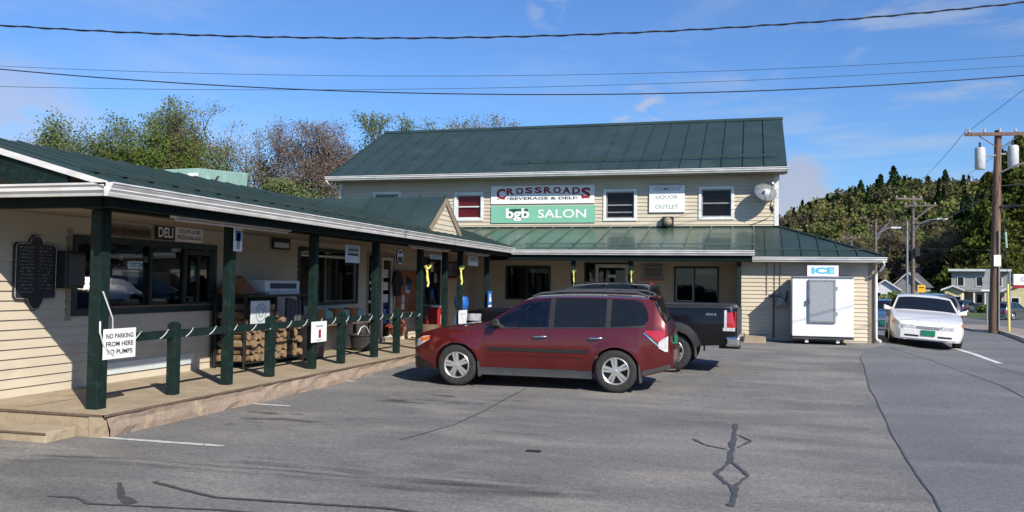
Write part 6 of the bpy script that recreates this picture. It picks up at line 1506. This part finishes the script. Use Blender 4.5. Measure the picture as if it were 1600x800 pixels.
M['bud_brown'] = leaf_mat('brown_bud', (.25, .20, .12), (.18, .18, .08))
M['leaf_dark'] = leaf_mat('dark_needle', (.045, .075, .028), (.028, .05, .018), .15)
M['leaf_olive'] = leaf_mat('olive_needle', (.145, .15, .035), (.055, .08, .022), .25, nscale=.9)
M['forest'] = leaf_mat('forest_foliage', None, None, .2, attr=True, nscale=.06)
def quads(C, size, n_up=.0):
    n = len(C); a = rng.normal(size=(n, 3)); a /= np.linalg.norm(a, axis=1)[:, None]; b = rng.normal(size=(n, 3)); b -= (b*a).sum(1)[:, None]*a; b /= np.linalg.norm(b, axis=1)[:, None]
    s = (size*rng.uniform(.6, 1.3, n))[:, None]; a *= s; b *= s*.8
    V = np.stack([C-a-b*.2, C+b, C+a-b*.1, C-b*.9], 1).reshape(-1, 3); F = np.arange(4*n).reshape(-1, 4); return V, F
def deciduous(name, x, y, h, w, leafm, label, nleaf=5000, lsize=.13, barkm='bark', h0=.25, seed=1, dens=1.0, levels=5, cat='tree', group='trees behind the store', zbase=0, trunks=1, clump=.5):
    rr = random.Random(seed); root = empty(name, (x, y, zbase), label, cat, group); tb = MB(); tips = []
    def grow(p, d, L, r, lev):
        n = 3; pts = [p]; q = p.copy(); dd = d.copy()
        for i in range(n):
            dd = (dd+Vector((rr.gauss(0, .13), rr.gauss(0, .13), rr.gauss(.05, .08)))).normalized(); q = q+dd*L/n; pts.append(q.copy())
        tb.tube([v+Vector((x, y, zbase)) for v in pts], [r*(1-.45*i/n) for i in range(n+1)], 5 if lev < 3 else 3, cap=False)
        if lev >= 3: tips.extend(pts[1:])
        if lev >= levels: return
        k = 3 if lev < 2 else (3 if rr.random() < .6 else 2)
        for j in range(k+ (1 if lev == 1 else 0)):
            ax = Vector((rr.gauss(0, 1), rr.gauss(0, 1), rr.gauss(0, .3))).normalized(); ang = rr.uniform(.35, .85)
            nd = (dd*math.cos(ang)+ax*math.sin(ang)); nd.z = nd.z*.9+.12; s = rr.choice(pts[1:]) if j else pts[-1]
            grow(s, nd.normalized(), L*rr.uniform(.62, .85), r*.52, lev+1)
    for k in range(trunks):
        grow(Vector(((k-(trunks-1)/2)*w*.12, 0, 0)), Vector((rr.gauss(0, .08)+(k-(trunks-1)/2)*.2, rr.gauss(0, .1), 1)).normalized(), h*h0, h*.022, 0)
    T_ = np.array([tuple(t) for t in tips]); top = np.percentile(T_[:, 2], 98.5); hw = np.percentile(np.abs(T_[:, 0]-T_[:, 0].mean()), 93); sc = np.array([w/2/hw, w/2/hw, h/top])
    def squash(A):
        A = A*sc; q = np.hypot(A[:, 0]/(w/2), A[:, 1]/(w/2)); f_ = np.where(q > 1, (1+(q-1)*.25)/np.maximum(q, 1e-6), 1); A[:, 0] *= f_; A[:, 1] *= f_
        A[:, 2] = np.where(A[:, 2] > h*.96, h*.96+(A[:, 2]-h*.96)*.3, A[:, 2]); return A
    tv = squash(np.array(tb.v)-np.array([x, y, zbase])); tb.v = [tuple(v) for v in tv+np.array([x, y, zbase])]; T_ = squash(T_)
    tb.build('trunk', M[barkm], root)
    idx = rng.integers(0, len(T_), nleaf); nrm = rng.normal(size=(nleaf, 3)); nrm /= np.linalg.norm(nrm, axis=1)[:, None]; C = T_[idx]+nrm*(rng.random(nleaf)**.5)[:, None]*clump*np.array([1, 1, .8])
    V, F = quads(C, lsize); np_mesh('crown', V, F, M[leafm], root); return root
TG = 'spring trees behind the left roof'
specs = [(-45.5, 46, 11.0, 5, 'bud_brown', 'sparse budding tree top at the far left edge of the skyline', 2200, .11, 1),
         (-40.2, 46.5, 12.2, 6.4, 'leaf_spring', 'tall light green tree, leftmost of the big crowns behind the left roof', 4200, .14, 2),
         (-36.8, 47.5, 12.9, 7.0, 'leaf_spring', 'tallest light green tree in the middle of the left tree group', 5200, .14, 3),
         (-34.6, 45.5, 10.6, 6.5, 'leaf_fresh', 'rounded fresh green tree just above the mint container', 5200, .15, 4),
         (-33.6, 49.5, 12.6, 6.6, 'bud_brown', 'pale brown budding tree right of the tallest green tree', 3600, .11, 5),
         (-28.0, 49, 11.7, 6.6, 'bud_pink', 'reddish brown bare-branched tree between the two roofs', 4200, .10, 6),
         (-24.6, 51, 11.0, 5.5, 'bud_pink', 'reddish budding tree touching the left end of the main roof', 3200, .10, 7),
         (-29.8, 47, 8.0, 5.0, 'leaf_spring', 'low green tree below the reddish bare tree', 3600, .13, 8),
         (-24.5, 45, 7.2, 4.5, 'leaf_spring', 'low green tree left of the main roof gutter end', 3200, .13, 13),
         (-21.2, 52, 12.6, 7.0, 'leaf_spring', 'olive green budding tree rising behind the left half of the main roof', 4600, .12, 9),
         (-17.9, 53, 12.3, 6.0, 'bud_brown', 'lower budding tree, rightmost behind the main roof ridge', 2600, .11, 12)]
for i, (x, y, h, w, lm, lab, nl, ls, sd_) in enumerate(specs):
    deciduous('budding_tree' if 'bud' in lab else 'leafy_tree', x, y, h, w, lm, lab, int(nl*(8 if 'bud' in lm else 5)), ls*.50, 'bark_pale' if 'bud' in lm else 'bark', seed=sd_, group=TG, trunks=2 if w > 6 else 1, h0=.16, clump=.62, levels=6)
def conifer(name, x, y, z, h, w, leafm, label, n=2500, size=.3, group=None, layers=14, seed=1, ragged=.25):
    rr = random.Random(seed); root = empty(name, (x, y, z), label, 'tree', group); MB().tube([(x, y, z-1), (x, y, z+h*.95)], [w*.045, .03], 6).build('trunk', M['bark'], root)
    t = rng.random(n)**.8; lay = (np.floor(t*layers)+rng.random(n)*.75)/layers; lay = np.clip(lay, 0, 1); ang0 = rng.random(layers+1)*6.28; k = (t*layers).astype(int)
    nb = 7; ang = ang0[k]+rng.integers(0, nb, n)*2*PI/nb+rng.normal(size=n)*.16; rad = (1-lay*.96)*(w/2)*(1+ragged*np.sin(ang0[k]*9+ang*2)); u = rng.random(n)**.6
    C = np.stack([rad*u*np.cos(ang), rad*u*np.sin(ang), h*(.12+.88*lay)-rad*u*.18+rng.normal(size=n)*h*.008+.02*h*(1-u)], 1)
    V, F = quads(C, size); np_mesh('crown', V, F, M[leafm], root); return root
# hill
def hillz(x, y):
    r = math.hypot(x+5, y); a = math.atan2(x, y)             # angle clockwise from +Y
    k = min(max((r-150)/100, 0), 1); k = k*k*(3-2*k)
    prof = lerp_tab([(-.9, 0), (-.45, 0), (-.12, .26), (.03, .62), (.085, .84), (.14, .95), (.2, .96), (.3, 1.05), (.5, 1.15), (1.6, 1.1), (2.2, .6), (2.9, .3)], a)
    return -.9+23.0*k*prof*(1+.04*math.sin(x*.05)+.03*math.sin(x*.13+y*.07))
V = []; na, nr = 120, 26
for i in range(na+1):
    a = -.9+3.8*i/na
    for j in range(nr+1):
        r = 146+(j/nr)**1.4*420; x, y = math.sin(a)*r-5*0, math.cos(a)*r; V.append((x, y, hillz(x, y)-(.3 if j else 1.5)))
F = [(i*(nr+1)+j, (i+1)*(nr+1)+j, (i+1)*(nr+1)+j+1, i*(nr+1)+j+1) for i in range(na) for j in range(nr)]
hl_ = np_mesh('hill', V, F, M['forest_floor']); hl_['kind'] = 'structure'; hl_.data.shade_smooth()
# far-off wood: one mass
Vs, Cs = [], []; rw_ = random.Random(5)
pal = [((.045, .07, .025), 3), ((.075, .105, .03), 4), ((.115, .085, .05), 5), ((.10, .075, .06), 4), ((.12, .13, .035), 3), ((.15, .085, .045), 1), ((.022, .04, .018), 4), ((.09, .09, .04), 4)]
pal = [tuple(v*(1.0 if c_[0] < .03 else 1.5) for v in c_) for c_, k in pal for _ in range(k)]
cnt = 0
for t in range(2100):
    a = rw_.uniform(-.02, .52) if t < 1500 else rw_.uniform(.5, 2.6); r = 158+rw_.random()**.9*110; x, y = math.sin(a)*r, math.cos(a)*r  # second batch is out of view, added so windows reflect dark trees
    z = hillz(x, y); c_ = np.array(rw_.choice(pal)); con = c_[0] < .03; c_ = c_ if con else c_*.55+np.array([.105, .115, .045])*.45; h = rw_.uniform(5.5, 8.5)*(1.15 if con else 1); w = rw_.uniform(4.5, 7.5)*(.62 if con else 1)
    n = 300 if t < 1500 else 50; u = rng.normal(size=(n, 3)); u /= np.linalg.norm(u, axis=1)[:, None]
    if con:
        tt = rng.random(n); C = np.stack([(1-tt)*w/2*u[:, 0], (1-tt)*w/2*u[:, 1], h*(.1+.9*tt)], 1)
    else: C = u*np.array([w/2, w/2, h*.36])*(rng.random(n)**.25)[:, None]*(1+.25*np.sin(u[:, :1]*7+t)); C[:, 2] += h*.62
    C += np.array([x, y, z]); v, f = quads(C, .40 if t < 1500 else 1.2); Vs.append(v); Cs.append(np.repeat((c_*rw_.uniform(.8, 1.2))[None, :], len(v), 0))
V = np.concatenate(Vs); fw_ = np_mesh('forest', V, np.arange(len(V)).reshape(-1, 4), M['forest'], colors=np.concatenate(Cs)); tag(fw_, kind='stuff')
# skyline conifers one can tell apart
sky_px = [(1232, 5.5), (1262, 6), (1283, 6.5), (1308, 8), (1328, 7.5), (1345, 9), (1376, 9.5), (1396, 11.5), (1421, 6), (1450, 8.5), (1477, 10.5), (1492, 6.5), (1512, 5)]
for i, (px_, h) in enumerate(sky_px):
    d_ = dirpx(px_, 300); r = 238; k = r/math.hypot(d_.x, d_.y); x, y = d_.x*k, d_.y*k
    lab = 'dark conifer on the hill skyline, '+['first beyond the roof corner', 'second beyond the roof corner', 'third beyond the roof corner', 'fourth beyond the roof corner, beside a twin', 'fifth beyond the roof corner', 'left of the twin tall pines', 'left one of the twin tall pines', 'tallest of the left cluster', 'small one right of the tallest', 'broad one left of the spire pine', 'slender spire left of the near pole', 'short one beside the spire', 'smallest, just left of the near pole'][i]
    conifer('conifer', x, y, hillz(x, y)+1.6, h*.85, h*.55, 'leaf_dark', lab, 1500, .30, 'conifers on the hill skyline', layers=8, seed=i, ragged=.5)
# near evergreens at the right edge
for i, (px_, r, h, w, lm, lab) in enumerate([(1592, 150, 26, 15, 'leaf_olive', 'big yellow-green evergreen at the right edge behind the near pole'), (1545, 142, 19.5, 13, 'leaf_olive', 'olive evergreen directly behind the near pole'), (1510, 150, 17, 11, 'leaf_dark', 'dark evergreen above the grey porch house'), (1640, 156, 28, 15, 'leaf_dark', 'dark evergreen beyond the fuel sign at the far right'), (1566, 152, 24, 12, 'leaf_dark', 'tall dark evergreen behind the two transformers')]):
    d_ = dirpx(px_, 440); k = r/math.hypot(d_.x, d_.y); conifer('evergreen', d_.x*k, d_.y*k, -.9, h, w, lm, lab, 9000, .32, 'evergreens at the right edge', layers=14, seed=20+i, ragged=.5)
for i, (px_, r, h, w, lm, lab) in enumerate([(1385, 146, 9, 7, 'bud_brown', 'bare brown tree behind the street light'), (1412, 150, 10.5, 7.5, 'bud_pink', 'bare brown tree behind the steel pole'), (1448, 147, 11, 8, 'bud_brown', 'bare brown tree right of the warning sign pole'), (1480, 149, 10, 7.5, 'bud_brown', 'bare brown tree left of the grey porch house'), (1345, 143, 8.5, 7, 'bud_brown', 'bare brown tree above the annex roof'), (1262, 140, 7.4, 6, 'leaf_fresh', 'yellow-green bush-like tree right of the main building corner')]):
    d_ = dirpx(px_, 440); k = r/math.hypot(d_.x, d_.y); deciduous('bare_tree' if 'bare' in lab else 'leafy_tree', d_.x*k, d_.y*k, h*1.25, w*1.35, lm, lab, 7000, .13, 'bark_pale', seed=40+i, group='bare trees along the street', zbase=-.9)
# shrubs by the houses
for i, (px_, r, h, w, lab) in enumerate([(1542, 104, 1.1, 2, 'low green shrub in front of the grey porch house'), (1462, 116, 2.6, 4, 'dark shrub between warning sign and porch house'), (1400, 100, 2.4, 3.5, 'green shrub above the pale blue sedan'), (1375, 90, 1.8, 3.2, 'yellow-green shrub beside the annex downspout')]):
    d_ = dirpx(px_, 440); k = r/math.hypot(d_.x, d_.y); x, y = d_.x*k, d_.y*k; u = rng.normal(size=(900, 3)); u /= np.linalg.norm(u, axis=1)[:, None]; C = u*np.array([w/2, w/2, h/2])*(rng.random(900)**.3)[:, None]+np.array([0, 0, h*.5]); v, f = quads(C, .16)
    o = np_mesh('shrub', v, f, M['leaf_fresh' if i != 1 else 'leaf_dark'], loc=(x, y, gz(x, y))); tag(o, lab, 'shrub', 'shrubs along the street')
